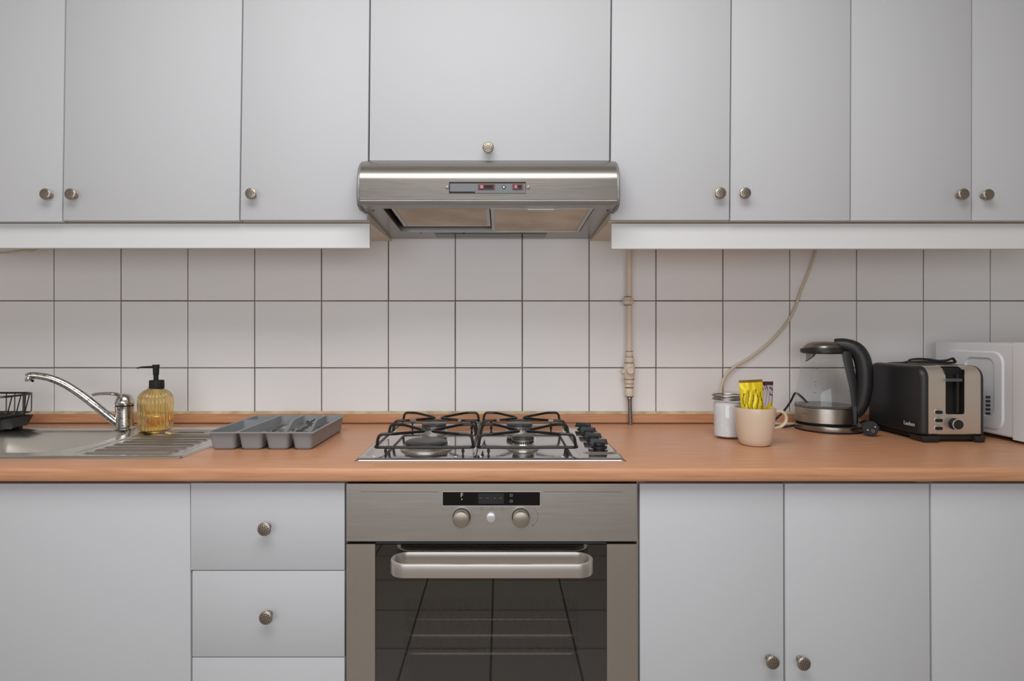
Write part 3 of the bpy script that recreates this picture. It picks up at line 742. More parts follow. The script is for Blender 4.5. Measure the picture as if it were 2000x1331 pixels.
# ================================================================ cutlery tray
ztr = WT+.042; ty0, ty1 = -.420, -.136
cx_ = [X(400, ty0), X(460.5, ty0), X(513, ty0), X(565.5, ty0), X(612, ty0)]
c = thing('cutlery_tray', 'grey plastic cutlery tray with four tub columns beside the drainer', 'cutlery tray', (X(506, ty0), -.28, WT))
def tub(bm, x0, x1, y0, y1, z1, z0, taper=.005, ty=.006, r=.010, wall=.0016, rim=True):
    o1 = rrect(x0, x1, y0, y1, r, 4); o2 = rrect(x0+taper, x1-taper, y0+ty, y1-ty, r, 4)
    o3 = rrect(x0+taper+.004, x1-taper-.004, y0+ty+.004, y1-ty-.004, r*.7, 4)
    w_ = wall
    i1 = rrect(x0+w_, x1-w_, y0+w_, y1-w_, r-w_*.5, 4); i2 = rrect(x0+taper+w_, x1-taper-w_, y0+ty+w_, y1-ty-w_, r-w_*.5, 4)
    L = [[bm.verts.new((x, y, z)) for x, y in pts] for pts, z in ((o3, z0), (o2, z0+.004), (o1, z1), (i1, z1), (i2, z0+.005), ([(x, y) for x, y in o3], z0+w_))]
    n = len(o1); fs = []
    for a, b in zip(L, L[1:]):
        for i in range(n): fs.append(bm.faces.new([a[i], a[(i+1) % n], b[(i+1) % n], b[i]]))
    fs.append(bm.faces.new(L[0][::-1])); fs.append(bm.faces.new(L[-1]))
    return bm
bm = bmesh.new()
zf = WT+.0004; gp = .0022
tub(bm, cx_[0]+.006, cx_[1]-gp, ty0+.003, -.226, ztr, zf); tub(bm, cx_[0]+.006, cx_[1]-gp, -.222, ty1-.003, ztr, zf)
tub(bm, cx_[1]+gp, cx_[2]-gp, ty0+.003, ty1-.003, ztr, zf)
tub(bm, cx_[2]+gp, cx_[3]-gp, ty0+.003, ty1-.003, ztr, zf)
tub(bm, cx_[3]+gp, cx_[4]-.003, ty0+.003, ty1-.003, ztr, zf, taper=.004)
# scoop the two right dividers in the front half
def scoop(x, y, z):
    for xd in (cx_[2], cx_[3]):
        if abs(x-xd) < .0065 and z > WT+.006 and -.404 < y < -.21:
            t = sstep(-.21, -.28, y)*(1-sstep(-.388, -.404, y)); return z-(z-WT)*.55*t
    return z
me_edges = [e_ for e_ in bm.edges if abs(e_.verts[0].co.y-e_.verts[1].co.y) > .2]
bmesh.ops.subdivide_edges(bm, edges=me_edges, cuts=22, use_grid_fill=True)
for v_ in bm.verts: v_.co.z = scoop(*v_.co)
# rim with bridges between tubs
def rimstrip(x0, x1, y0, y1):
    n_ = 40 if abs(y1-y0) > .1 else 2
    yy_ = lsp(y0, y1, n_)
    for a, b in zip(yy_, yy_[1:]):
        vs = [bm.verts.new(p_) for p_ in ((x0, a, scoop((x0+x1)/2, a, ztr)+.0006), (x1, a, scoop((x0+x1)/2, a, ztr)+.0006), (x1, b, scoop((x0+x1)/2, b, ztr)+.0006), (x0, b, scoop((x0+x1)/2, b, ztr)+.0006))]
        ws = [bm.verts.new(v_.co-Vector((0, 0, .0022))) for v_ in vs]
        bm.faces.new(vs); bm.faces.new(ws[::-1])
        for i in range(4): bm.faces.new([vs[i], ws[i], ws[(i+1) % 4], vs[(i+1) % 4]])
rimstrip(cx_[0], cx_[4]+.002, ty0-.003, ty0+.0045); rimstrip(cx_[0], cx_[4]+.002, ty1-.0045, ty1+.002)
rimstrip(cx_[0], cx_[0]+.0075, ty0+.0045, ty1-.0045); rimstrip(cx_[4]-.0045, cx_[4]+.002, ty0+.0045, ty1-.0045)
for i in (1, 2, 3): rimstrip(cx_[i]-.0038, cx_[i]+.0038, ty0+.0045, ty1-.0045)
rimstrip(cx_[0]+.0075, cx_[1]-.0038, -.228, -.220)
bmesh.ops.recalc_face_normals(bm, faces=bm.faces)
obj('tray_body', bm, 'tray', c, smooth=35)

# cutlery: built along +y (handle toward the viewer), origin at bowl end
def cutlery(kind):
    bm = bmesh.new(); L = .185
    def hw(t):     # half width at t along the piece (0 = handle end)
        if t < .62: return .0095-.0065*sstep(0, .5, t)
        if kind == 'knife': return .0030+.0065*sstep(.55, .68, t)-.006*sstep(.9, 1, t)
        return .003+.0175*math.sin(PI*min(1, (t-.62)/.38*.93+.04))**.75
    N_ = 36; vt = []
    for i in range(N_+1):
        t = i/N_; y = L*t; ww = hw(t); row = []
        for s_ in (-1, -.5, 0, .5, 1):
            z = .004*math.sin(t*PI)*(1 if kind != 'knife' else .3)
            if t > .62 and kind == 'spoon': z += .0065*(s_*s_-1)*math.sin(PI*min(1, (t-.62)/.38))
            if t > .62 and kind == 'fork': z += .0035*math.sin(PI*(t-.62)/.38)*-1
            row.append(bm.verts.new((ww*s_, y, z)))
        vt.append(row)
    for i in range(N_):
        t = i/N_
        for k in range(4):
            if kind == 'fork' and t > .82: 
                continue
            bm.faces.new([vt[i][k], vt[i][k+1], vt[i+1][k+1], vt[i+1][k]])
    if kind == 'fork':
        y0 = L*.80
        for q in range(4):
            xq = -.0105+.007*q; box(bm, xq-.0013, xq+.0013, y0, L, -.001, .0006)
    for v_ in [v_ for v_ in bm.verts if not v_.link_faces]: bm.verts.remove(v_)
    bmesh.ops.solidify(bm, geom=bm.faces[:], thickness=.0012)
    me = bpy.data.meshes.new(kind); bm.to_mesh(me); bm.free(); me.materials.append(M['cutlery'])
    for p_ in me.polygons: p_.use_smooth = True
    return me
CM = {k_: cutlery(k_) for k_ in ('spoon', 'fork', 'knife')}
def lay(kind, x, y, z, pitch, yaw, roll, label):
    o = bpy.data.objects.new({'spoon': 'spoon', 'fork': 'fork', 'knife': 'table_knife'}[kind], CM[kind]); COL.objects.link(o)
    o.location = (x, y, z); o.rotation_euler = (math.radians(pitch), math.radians(roll), math.radians(yaw))
    tag(o, label, {'spoon': 'spoon', 'fork': 'fork', 'knife': 'knife'}[kind], 'cutlery in the grey tray')
m2, m3, m4 = (cx_[1]+cx_[2])/2, (cx_[2]+cx_[3])/2, (cx_[3]+cx_[4])/2
lay('spoon', m2+.004, -.360, WT+.010, 4, -3, 8, 'steel spoon at the right of the second tub column, bowl leaning up')
lay('spoon', m2+.013, -.372, WT+.018, 5, 3, -30, 'topmost steel spoon in the second tub column, handle against the divider')
lay('fork', m3-.004, -.365, WT+.010, 4, 3, 0, 'steel fork lying lowest in the third tub column')
lay('fork', m3+.008, -.358, WT+.018, 5, -3, 25, 'steel fork on top in the third tub column, tilted on its side')
lay('knife', m4-.005, -.352, WT+.012, 5, 0, 20, 'steel knife lying in the rightmost tub column')

# ================================================================ hob
kx0, kx1, ky0, ky1 = X(693, -.537), X(1222.5, -.537), -.537, -.040
c = thing('gas_hob', 'stainless steel four-burner gas hob with black pan supports', 'gas hob', ((kx0+kx1)/2, -.29, WT))
def kz(x, y):
    z = WT+.0062
    d = sdrr(x, y, kx0, kx1, ky0, ky1, .006); z -= .0045*sstep(-.004, 0, d)
    for a, b in ((kx0+.014, -.0555), (-.0505, .178)):
        d = sdrr(x, y, a, b, -.512, -.062, .02); z -= .0032*sstep(.003, -.008, d)
    d = sdrr(x, y, .183, kx1-.004, -.492, -.062, .02); z += .0030*sstep(.002, -.010, d)
    return z
bm = grid(kz, lsp(kx0, kx1, 200), lsp(ky0, ky1, 160))
box(bm, kx0, kx1, ky0, ky0+.002, WT+.0003, WT+.0018); box(bm, kx0, kx0+.002, ky0, ky1, WT+.0003, WT+.0018); box(bm, kx1-.002, kx1, ky0, ky1, WT+.0003, WT+.0018)
obj('hob_plate', bm, 'steel_hob', c, smooth=60)
hz0 = WT+.003
for bxx, byy, rb, rc, ht in ((-.172, -.415, .056, .047, .022), (.053, -.415, .032, .0235, .033), (-.178, -.20, .036, .031, .030), (.052, -.20, .038, .033, .030)):
    bm = bmesh.new()
    lathe(bm, closed([(rb+.004, hz0), (rb+.004, hz0+.002), (rb, hz0+.006), (rc+.004, hz0+.007), (rc-.002, hz0+ht*.45), (rc+.001, hz0+ht-.012), (rc+.003, hz0+ht-.009)]), (bxx, byy, 0), 56)
    for k in range(28):
        a = 2*PI*k/28; zz = hz0+ht-.0145
        x_, y_ = bxx+(rc)*math.cos(a), byy+(rc)*math.sin(a); box(bm, x_-.0011, x_+.0011, y_-.0011, y_+.0011, zz-.0035, zz+.003, 1)
    br_ = obj('burner', bm, ['burner', 'blackmatte'], c)
    bm = bmesh.new(); lathe(bm, closed([(rc+.001, hz0+ht-.0088), (rc+.002, hz0+ht-.0075), (rc+.0015, hz0+ht-.004), (rc-.002, hz0+ht-.0022), (rc*.5, hz0+ht-.0012)]), (bxx, byy, 0), 56); obj('burner_cap', bm, 'cap', br_)
    bm = bmesh.new(); lathe(bm, closed([(.0022, hz0+.001), (.0022, hz0+ht*.65), (.001, hz0+ht*.75)]), (bxx+rb*.9, byy+.012, 0), 10); obj('spark_plug', bm, 'paper', br_)
def support(x0, x1, apx, flip):
    bm = bmesh.new(); zf_ = WT+.0245; r_ = .0033; zt_ = WT+.0505
    tube(bm, fillet([(x0, -.508, zf_), (x1, -.508, zf_), (x1, -.112, zf_), (x0, -.112, zf_)], .012, loop=True), r_, 10, loop=True)
    sl = []
    for ya, yb, ap in ((-.494, -.353, -.424), (-.294, -.14, -.210)):
        for xs_, sgn in ((x0+.006, 1), (x1-.006, -1)):
            ax = apx-sgn*.0095
            off = .033
            pts = [(xs_-sgn*.004, ya, zf_), (xs_, ya, zt_), (xs_+sgn*off, ya+.004, zt_), (ax, ap-.006, zt_-.004), (ax, ap+.006, zt_-.004), (xs_+sgn*off, yb-.004, zt_), (xs_, yb, zt_), (xs_-sgn*.004, yb, zf_)]
            tube(bm, fillet(pts, .011, 5), r_, 10)
    o = obj('pan_support', bm, 'enamel', c)
    for xf in (x0+.024, x1-.024):
        for yf in (-.508, -.112):
            bm = bmesh.new(); lathe(bm, closed([(.0034, hz0+.0002), (.0036, hz0+.003), (.0018, hz0+.005), (.0018, hz0+.010), (.0038, hz0+.012), (.0032, hz0+.015), (.002, zf_-.002)]), (xf, yf, 0), 16); obj('rubber_foot', bm, 'rubber', o)
    return o
s1 = support(-.273, -.057, -.166, 0); s2 = support(-.0495, .168, .053, 0)
def sleeve(par, a, b):
    bm = tube(bmesh.new(), [a, b], .0052, 12); obj('metal_sleeve', bm, 'alu', par)
zt_ = WT+.0495
sleeve(s1, (-.228, -.297, zt_), (-.216, -.288, zt_)); sleeve(s1, (-.105, -.292, zt_), (-.098, -.295, zt_))
sleeve(s2, (-.010, -.291, zt_), (-.003, -.288, zt_)); sleeve(s2, (.124, -.291, zt_), (.136, -.297, zt_))
for u in (731, 890, 939, 1098.5): obj('locating_stud', lathe(bmesh.new(), closed([(.0028, WT+.0055), (.0026, WT+.0072)]), (X(u, -.517), -.517, 0), 14), 'paper', c)
for k in range(4):
    yk_ = -.425+.083*k; xk_ = .2285
    zk = kz(xk_, yk_)
    bm = bmesh.new(); lathe(bm, closed([(.0185, zk+.0003), (.0185, zk+.002), (.015, zk+.0035)]), (xk_, yk_, 0), 36); dk = obj('dial_base', bm, 'black', c)
    bm = bmesh.new(); lathe(bm, closed([(.0128, zk+.0036), (.0140, zk+.006), (.0134, zk+.0105), (.0115, zk+.0118)]), (xk_, yk_, 0), 36)
    b2 = bmesh.new(); prism(b2, rrect(-.025, .020, -.0048, .0048, .0045, 4), 'z', zk+.0065, zk+.0185)
    for v_ in b2.verts:
        if v_.co.z > zk+.015: v_.co.y *= .55; v_.co.x *= .86
    bmesh.ops.rotate(b2, verts=b2.verts, cent=(0, 0, 0), matrix=Matrix.Rotation(math.radians((-6, -14, -4, -20)[k]), 3, 'Z'))
    bmesh.ops.translate(b2, verts=b2.verts, vec=(xk_, yk_, 0)); merge(bm, b2)
    obj('dial', bm, 'black', dk)

# ================================================================ gas pipe
px_, py_ = X(1229, -.032), -.032
def hp(v): return Z(v, py_)
c = thing('gas_pipe', 'cream-painted gas pipe with valve fittings running down the tiles right of the hood', 'pipe', (px_, py_, WT))
bm = bmesh.new(); lathe(bm, closed([(.0085, hp(688)), (.0085, ZUB-.001)]), (px_, py_, 0), 24); pb = obj('pipe', bm, 'cream', c)
bm = bmesh.new(); lathe(bm, closed([(.011, hp(596)), (.016, hp(593)), (.017, hp(588)), (.0155, hp(583)), (.0105, hp(580))]), (px_-.004, py_, 0), 8)
for zz in (596.5, 587.5, 580): lathe(bm, closed([(.0155 if zz == 587.5 else .0112, hp(zz)-.0007), (.0172 if zz == 587.5 else .0118, hp(zz)), (.0155 if zz == 587.5 else .0112, hp(zz)+.0007)]), (px_-.004, py_, 0), 24, mi=1)
obj('pipe_coupling', bm, ['cream', 'grime'], c, smooth=30)
bm = bmesh.new()
pr = [(.0115, 775), (.0125, 772), (.0125, 760), (.0105, 757.5), (.0132, 755.5), (.0132, 744), (.0145, 741), (.0145, 737), (.0165, 733), (.0175, 722), (.016, 712), (.0125, 709), (.0140, 706), (.0125, 698), (.0105, 697), (.0115, 692), (.0100, 690), (.0100, 686)]
lathe(bm, closed([(r_, hp(v_)) for r_, v_ in pr]), (px_, py_, 0), 12)
for v_, r_ in ((757.5, .0124), (741, .0150), (709, .0140), (697.5, .0118), (686.5, .0104), (774.6, .0128), (750, .0134)):
    lathe(bm, closed([(r_, hp(v_)-.0007), (r_+.0006, hp(v_)), (r_, hp(v_)+.0007)]), (px_, py_, 0), 24, mi=1)
lathe(bm, closed([(.011, .0), (.0115, .014), (.009, .019), (.0, .02)][:3]), (px_-.001, py_-.006, hp(724)), 14, TOY)
lathe(bm, closed([(.007, -.004), (.008, .006), (.006, .008)]), (px_-.016, py_, hp(727)), 10, Matrix.Rotation(-PI/2, 3, 'Y'))
obj('gas_valve', bm, ['cream', 'grime'], c, smooth=30, label='thickly painted valve and nuts')
bm = bmesh.new(); zbt = WT+.0006
pth = [(px_+.0012, py_, hp(775)), (px_+.002, py_, hp(800)), (px_+.0036, py_, zbt)]
tube(bm, pth, .0062, 16)
for i in range(30):
    zz = zbt+.002+i*(hp(782)-zbt)/30; lathe(bm, [(.0060, zz-.0008), (.0068, zz), (.0060, zz+.0008)], (px_+.0036-.0022*i/30, py_, 0), 16)
lathe(bm, closed([(.0078, hp(782)), (.0085, hp(780)), (.0085, hp(776)), (.0076, hp(775))]), (px_+.001, py_, 0), 12)
obj('flexible_hose', bm, 'steel', c, label='braided steel hose into the worktop')

# ================================================================ beige wall cable
bm = bmesh.new()
pts = [P(1598, 472, -.012), P(1593, 490, -.012), P(1580, 530, -.010), P(1565, 566, -.009), P(1551, 606, -.008), P(1532, 638, -.008), P(1500, 672, -.009), P(1465, 699, -.010), P(1432, 719, -.014), P(1414, 740, -.020), P(1408, 765, -.027), P(1409, 800, -.033), P(1418, 822, -.035),
       P(1450, 831.5, -.038), P(1512, 829.3, -.045), P(1550, 828.8, -.045), P(1600, 829, -.045), P(1700, 829, -.045)]
for p_ in pts[-5:]: p_.z = WT+.0045
tube(bm, spline(pts, 8), .0042, 10)
single('wall_cable', 'beige cable crossing the tiles from the right wall cabinets down behind the jar', 'cable', bm, 'cable')

# ================================================================ jar
jx, jy, jz = X(1421, -.247), -.247, WT+.0004
c = thing('clip_top_jar', 'glass clip-top jar of white powder left of the beige mug', 'jar', (jx, jy, jz))
def hj(v): return Z(v, jy)
R = .0362
o_ = [(R-.003, jz), (R, jz+.003), (R, hj(792)), (R-.001, hj(787)), (R-.0035, hj(783)), (R-.0035, hj(778))]
i_ = [(r_-.0022, z_) for r_, z_ in o_]; i_[0] = (R-.006, jz+.0035); i_[1] = (R-.0022, jz+.006)
bm = bmesh.new(); lathe(bm, [(0, jz)]+o_+i_[::-1]+[(0, jz+.0035)], (jx, jy, 0), 64); bmesh.ops.recalc_face_normals(bm, faces=bm.faces)
obj('jar_glass', bm, 'kglass', c)
bm = bmesh.new(); lathe(bm, closed([(R-.0065, jz+.0038), (R-.0024, jz+.0066), (R-.0024, hj(790)), (R-.004, hj(785))]), (jx, jy, 0), 64); obj('white_powder', bm, 'sugar', c)
bm = bmesh.new(); lathe(bm, closed([(R-.004, hj(776.5)), (R-.0005, hj(774)), (R-.0005, hj(769)), (R-.003, hj(766)), (R*.6, hj(765.3))]), (jx, jy, 0), 56); obj('jar_lid', bm, 'kglass', c)
bm = bmesh.new()
for v_, rr_ in ((779.5, R+.0008), (772.5, R+.0018)):
    tube(bm, [(jx+rr_*math.cos(2*PI*k/48), jy+rr_*math.sin(2*PI*k/48), hj(v_)) for k in range(48)], .0018, 8, loop=True)
lathe(bm, [(R-.0032, hj(781)), (R-.0015, hj(779.8)), (R-.0025, hj(777))], (jx, jy, 0), 48)
tube(bm, fillet([(jx+R+.001, jy-.012, hj(772.5)), (jx+R+.010, jy-.012, hj(778)), (jx+R+.009, jy-.010, hj(792)), (jx+R+.003, jy-.008, hj(795))], .004), .0012, 8)
tube(bm, fillet([(jx+R+.001, jy+.012, hj(772.5)), (jx+R+.010, jy+.012, hj(778)), (jx+R+.009, jy+.010, hj(792)), (jx+R+.003, jy+.008, hj(795))], .004), .0012, 8)
tube(bm, [(jx+R+.010, jy-.012, hj(778)), (jx+R+.010, jy+.012, hj(778))], .0012, 8)
obj('wire_clasp', bm, 'steel', c)

# ================================================================ mug and sachets
mx_, my_ = X(1474.5, -.347), -.347; mz = WT+.0004; mh = .0915
c = thing('mug', 'beige ceramic mug holding sachets in front of the jar', 'mug', (mx_, my_, mz))
o_ = [(.029, mz), (.0325, mz+.001), (.0355, mz+.004), (.0395, mz+.016), (.0425, mz+.035), (.0455, mz+.060), (.0478, mz+mh-.002), (.0474, mz+mh)]
i_ = [(.0452, mz+mh-.0005), (.0448, mz+mh-.004), (.0425, mz+.060), (.0395, mz+.034), (.0362, mz+.016), (.030, mz+.006)]
bm = bmesh.new(); lathe(bm, [(0, mz)]+o_+i_+[(0, mz+.005)], (mx_, my_, 0), 72); bmesh.ops.recalc_face_normals(bm, faces=bm.faces)
mb = obj('mug_body', bm, 'mug', c, smooth=60)
hp_ = [P(1508, 806.5, my_), P(1518, 803.8, my_), P(1529, 806, my_), P(1535.0, 815, my_), P(1533.5, 826, my_), P(1524, 834, my_), P(1514, 836.5, my_), P(1503.5, 841, my_)]
bm = tube(bmesh.new(), spline(hp_, 6), .0042, 14, flat=(.95, 1.25)); obj('handle', bm, 'mug', c)
def sachet(name, label, x, y, w_, z0, z1, rotz, tilt, mats, seedv, paint):
    bm = bmesh.new(); rnd = random.Random(seedv); nx, nz = 26, 46; top = []
    for side in (-1, 1):
        V = []
        for j in range(nz+1):
            t = j/nz; row = []
            for i in range(nx+1):
                s_ = i/nx; ed = min(s_, 1-s_)*2; pf = (min(1, ed*2.2)**.6)*min(1, min(t, 1-t)*7)
                wr = .0011*math.sin(s_*23+seedv+3*math.sin(t*5))*math.sin(t*9+seedv)
                th_ = .0002+(.0045*pf)
                taper = 1-.10*sstep(.0, .9, 1-t)
                row.append(bm.verts.new(((s_-.5)*w_*taper, side*th_+wr*pf+.0012*math.sin(s_*7+seedv)*sstep(.9, 1, t), z0+(z1-z0)*t)))
            V.append(row)
        for j in range(nz):
            for i in range(nx):
                f = bm.faces.new([V[j][i], V[j][i+1], V[j+1][i+1], V[j+1][i]]); f.material_index = paint(i/nx, j/nz)
    bmesh.ops.remove_doubles(bm, verts=bm.verts, dist=.00015)
    bmesh.ops.recalc_face_normals(bm, faces=bm.faces)
    bmesh.ops.transform(bm, verts=bm.verts, matrix=Matrix.Translation((x, y, mz)) @ Matrix.Rotation(math.radians(rotz), 4, 'Z') @ Matrix.Rotation(math.radians(tilt), 4, 'Y'))
    return single(name, label, 'sachet', bm, mats, group='sachets in the mug')
def pa(s_, t):
    if t > .955: return 1
    if .44 < t < .86:
        for q, (a, b) in enumerate(((.55, .78), (.48, .82), (.52, .74), (.50, .84), (.46, .80))):
            if abs(s_-(.12+.19*q)-.04*math.sin(t*17+q)) < .022 and a < t < b: return 1
    return 0
def pb2(s_, t):
    if t < .52+.16*s_: return 2
    if t > .93: return 1
    if s_ > .55 and math.sin(t*60+s_*9) > .55 and t > .72: return 1
    if s_ < .35 and t > .84 and math.sin(s_*40+t*30) > .2: return 1
    return 0
sachet('coffee_sachet', 'bright yellow sachet standing in the mug', X(1473, -.350), -.350, .056, .010, .1585, -4, -3, ['yellow', 'olive'], 2, pa)
sachet('coffee_sachet', 'lilac and yellow sachet at the right inside the mug', X(1497.5, -.338), -.335, .042, .012, .153, 30, 2, ['foil', 'brown', 'yellow'], 5, pb2)

# ================================================================ kettle
kcx, kcy = X(1609, -.112), -.112
KR = Matrix.Rotation(math.radians(-30), 4, 'Z')
def KT(bm, s_=.875, dx=0):
    bmesh.ops.scale(bm, verts=bm.verts, vec=(s_, s_, 1)); bmesh.ops.translate(bm, verts=bm.verts, vec=(dx, 0, 0))
    bmesh.ops.transform(bm, verts=bm.verts, matrix=Matrix.Translation((kcx, kcy, WT)) @ KR); return bm
cb = thing('kettle_base', 'round black and steel power base under the glass kettle, with cord and plug', 'kettle base', (kcx, kcy, WT))
bm = bmesh.new(); lathe(bm, closed([(.086, .0004), (.0895, .002), (.0895, .0045)]), (0, 0, 0), 72); obj('base_foot', KT(bm, .98, .012), 'rubber', cb)
bm = bmesh.new(); lathe(bm, closed([(.0890, .0046), (.0895, .006), (.0885, .0165), (.086, .018)]), (0, 0, 0), 72); obj('base_ring', KT(bm, .98, .012), 'steel', cb)
bm = bmesh.new(); lathe(bm, closed([(.070, .0181), (.070, .0212)]), (-.012, 0, 0), 48); obj('base_contact', KT(bm, .98, .012), 'blackmatte', cb)
# cord
e_ = .0030
def G(u, v, zo=e_):           # point on the worktop seen at (u, v)
    s_ = (v-V0)/(CZ-WT-zo); y_ = F/s_+CY; return Vector((X(u, y_), y_, WT+zo))
kl = kcx-.078
pts = [Vector((kl, kcy+.01, WT+.009)), Vector((kl-.02, kcy+.006, WT+.006)), G(1525, 834), G(1505, 832), Vector((X(1492, -.09), -.09, WT+.01)), P(1500, 829, -.085), P(1513, 821, -.080), P(1531, 803, -.072), P(1544, 785, -.060), P(1551, 771, -.045), P(1556, 768.5, -.035), P(1566, 776, -.022), P(1580, 790, -.021), P(1600, 806, -.021), P(1640, 822, -.022), Vector((X(1668, -.03), -.03, WT+e_)), G(1688, 830.5), P(1694, 824, -.13), P(1699, 829, -.18)]
pts[-3] = Vector((X(1676, -.05), -.05, WT+e_)); pts[-2] = P(1690, 822, -.12); pts[-1] = P(1702, 832, -.205)
bm = tube(bmesh.new(), spline(pts, 8), .0030, 10); cord = obj('power_cord', bm, 'rubber', cb)
pc = Vector((X(1704.5, -.235), -.222, WT+.0205))
RX = Matrix.Rotation(math.radians(-24), 3, 'Z') @ Matrix.Rotation(math.radians(84), 3, 'X') @ Matrix.Rotation(math.radians(28), 3, 'Z')
bm = bmesh.new(); lathe(bm, closed([(.005, -.022), (.008, -.012), (.015, -.006), (.0192, 0), (.0195, .012), (.0185, .0145)]), pc, 36, RX); pl_ = obj('plug', bm, 'rubber', cord)
bm = bmesh.new()
for dx, dy, rr_, mi_ in ((-.0095, 0, .0021, 0), (.0095, 0, .0021, 0)):
    lathe(bm, closed([(rr_, .0145), (rr_, .0290), (rr_*.6, .0305)]), pc+RX @ Vector((dx, dy-.0, 0)), 12, RX)
tube(bm, [pc+RX @ Vector((.0032*math.cos(a)+.002, -.0085+.0032*math.sin(a), .0152)) for a in [2*PI*k/14 for k in range(14)]], .0009, 6, loop=True)
obj('plug_pins', bm, 'alu', pl_)

c = thing('electric_kettle', 'glass and black electric kettle with steel band, left of the toaster', 'kettle', (kcx, kcy, WT+.0215))
def rk(z):   # body radius
    return .0865-.0335*((z-.03)/.19)**1.25 if z > .03 else .0865
zz0, zz1, zz2 = .0245, .0640, .2180
bm = bmesh.new(); lathe(bm, closed([(.084, .0217), (.0875, .0235), (.0880, zz0)]), (0, 0, 0), 72); obj('kettle_foot', KT(bm), 'blackmatte', c)
bm = bmesh.new(); lathe(bm, closed([(.0872, zz0+.0002), (.0870, .035), (.0845, zz1)]), (0, 0, 0), 96)
bnd = obj('steel_band', KT(bm), 'steel_v', c)
bm = bmesh.new()
pro = [(.0840, zz1), (.0838, .08), (.0815, .10), (.078, .12), (.074, .14), (.0695, .16), (.0645, .18), (.0595, .20), (.0560, zz2)]
lathe(bm, pro, (0, 0, 0), 96)
for v_ in bm.verts:      # pulled-out spout at -x
    a = math.atan2(v_.co.y, -v_.co.x); 
    if v_.co.z > .165 and abs(a) < .7: v_.co.x -= .012*sstep(.165, .215, v_.co.z)*math.cos(a*PI/1.4)
obj('glass_jug', KT(bm), 'kglass', c, smooth=60)
bm = bmesh.new(); lathe(bm, closed([(.0825, zz1+.0002), (.0825, zz1+.0022), (.079, zz1+.003)]), (0, 0, 0), 72); obj('heating_plate', KT(bm), 'steel', c)
bm = bmesh.new()
for zz, rr_ in ((.0655, .0846), (.069, .0842)): tube(bm, [(rr_*math.cos(2*PI*k/64), rr_*math.sin(2*PI*k/64), zz) for k in range(64)], .0007, 6, loop=True)
obj('seal_ring', KT(bm), 'dark', c)
# lid
bm = bmesh.new()
def lidring(z, rx, tip, zs=0):
    return [bm.verts.new((rx*math.cos(a)-(tip*max(0, -math.cos(a))**5), rx*math.sin(a), z+zs*max(0, -math.cos(a))**3)) for a in [2*PI*k/64 for k in range(64)]]
LR = [lidring(.2145, .0565, .004), lidring(.2180, .0600, .009), lidring(.2275, .0600, .009), lidring(.2325, .0570, .006, -.003)]
for A_, C_ in zip(LR, LR[1:]):
    for k in range(64): bm.faces.new([A_[k], A_[(k+1) % 64], C_[(k+1) % 64], C_[k]])
bm.faces.new(LR[0][::-1]); bm.faces.new(LR[-1])
obj('lid_rim', KT(bm), 'black', c)
bm = bmesh.new(); LR = [lidring(.2327, .0545, .008, -.003), lidring(.2385, .0515, .004, -.002), lidring(.2440, .044, .002), lidring(.2480, .030, 0), lidring(.2492, .012, 0)]
for A_, C_ in zip(LR, LR[1:]):
    for k in range(64): bm.faces.new([A_[k], A_[(k+1) % 64], C_[(k+1) % 64], C_[k]])
bm.faces.new(LR[0][::-1]); bm.faces.new(LR[-1])
obj('lid', KT(bm), 'steel', c, label='brushed steel lid top')
# spout filter: steel mesh flap in a black rim
bm = bmesh.new()
arc = []
for k in range(17):
    a = PI+(k/16-.5)*math.radians(125); arc.append((.052*math.cos(a), .052*math.sin(a), .2150-.0235*math.sin(PI*k/16)**.6))
tube(bm, arc, .0014, 8); flt = obj('spout_filter_rim', KT(bm), 'black', c)
bm = bmesh.new(); lo = [bm.verts.new(p_) for p_ in arc]; hi = [bm.verts.new((p_[0], p_[1], .2153)) for p_ in arc]
for k in range(16): bm.faces.new([lo[k], lo[k+1], hi[k+1], hi[k]])
bmesh.ops.solidify(bm, geom=bm.faces[:], thickness=.0005)
obj('spout_filter_mesh', KT(bm), 'burner', flt, smooth=60)
# spine and handle, in local +x
bm = bmesh.new()
sp = [(.0845, .0225), (.0850, .065), (.0835, .08), (.0785, .12), (.0695, .16), (.0600, .20), (.0560, .222)]
lft = [(x_-.004, z_) for x_, z_ in sp]; rgt = [(x_+.013, z_) for x_, z_ in sp]
A_ = []
for (x_, z_) in sp:
    hw_ = .0245; ex = .0+.010*sstep(.02, .21, z_); A_.append([bm.verts.new(q) for q in ((x_-.007, -hw_, z_), (x_+.006, -hw_*.95, z_), (x_+.010+ex, -hw_*.6, z_), (x_+.010+ex, hw_*.6, z_), (x_+.006, hw_*.95, z_), (x_-.007, hw_, z_))])
for a, b in zip(A_, A_[1:]):
    for k in range(6): bm.faces.new([a[k], a[(k+1) % 6], b[(k+1) % 6], b[k]])
bm.faces.new(A_[0][::-1]); bm.faces.new(A_[-1]); bmesh.ops.recalc_face_normals(bm, faces=bm.faces)
obj('handle_spine', KT(bm), 'black', c, smooth=50)
hpts = [(.026, 0, .2395), (.050, 0, .2390), (.076, 0, .2290), (.0915, 0, .2050), (.0980, 0, .170), (.0980, 0, .130), (.0940, 0, .095), (.0870, 0, .068), (.0740, 0, .048)]
pp = spline(hpts, 8); n_ = len(pp)
rr_ = [.0120+.0030*math.sin(PI*i/(n_-1)) for i in range(n_)]
bm = tube(bmesh.new(), pp, rr_, 20, flat=(1.4, 1.42), up=(0, 1, 0)); obj('handle', KT(bm, 1), 'black', c)
bm = bmesh.new(); prism(bm, rrect(-.013, .013, .026, .036, .0045, 4), 'x', .0945, .1000)
obj('power_switch', KT(bm), 'lcd', c)
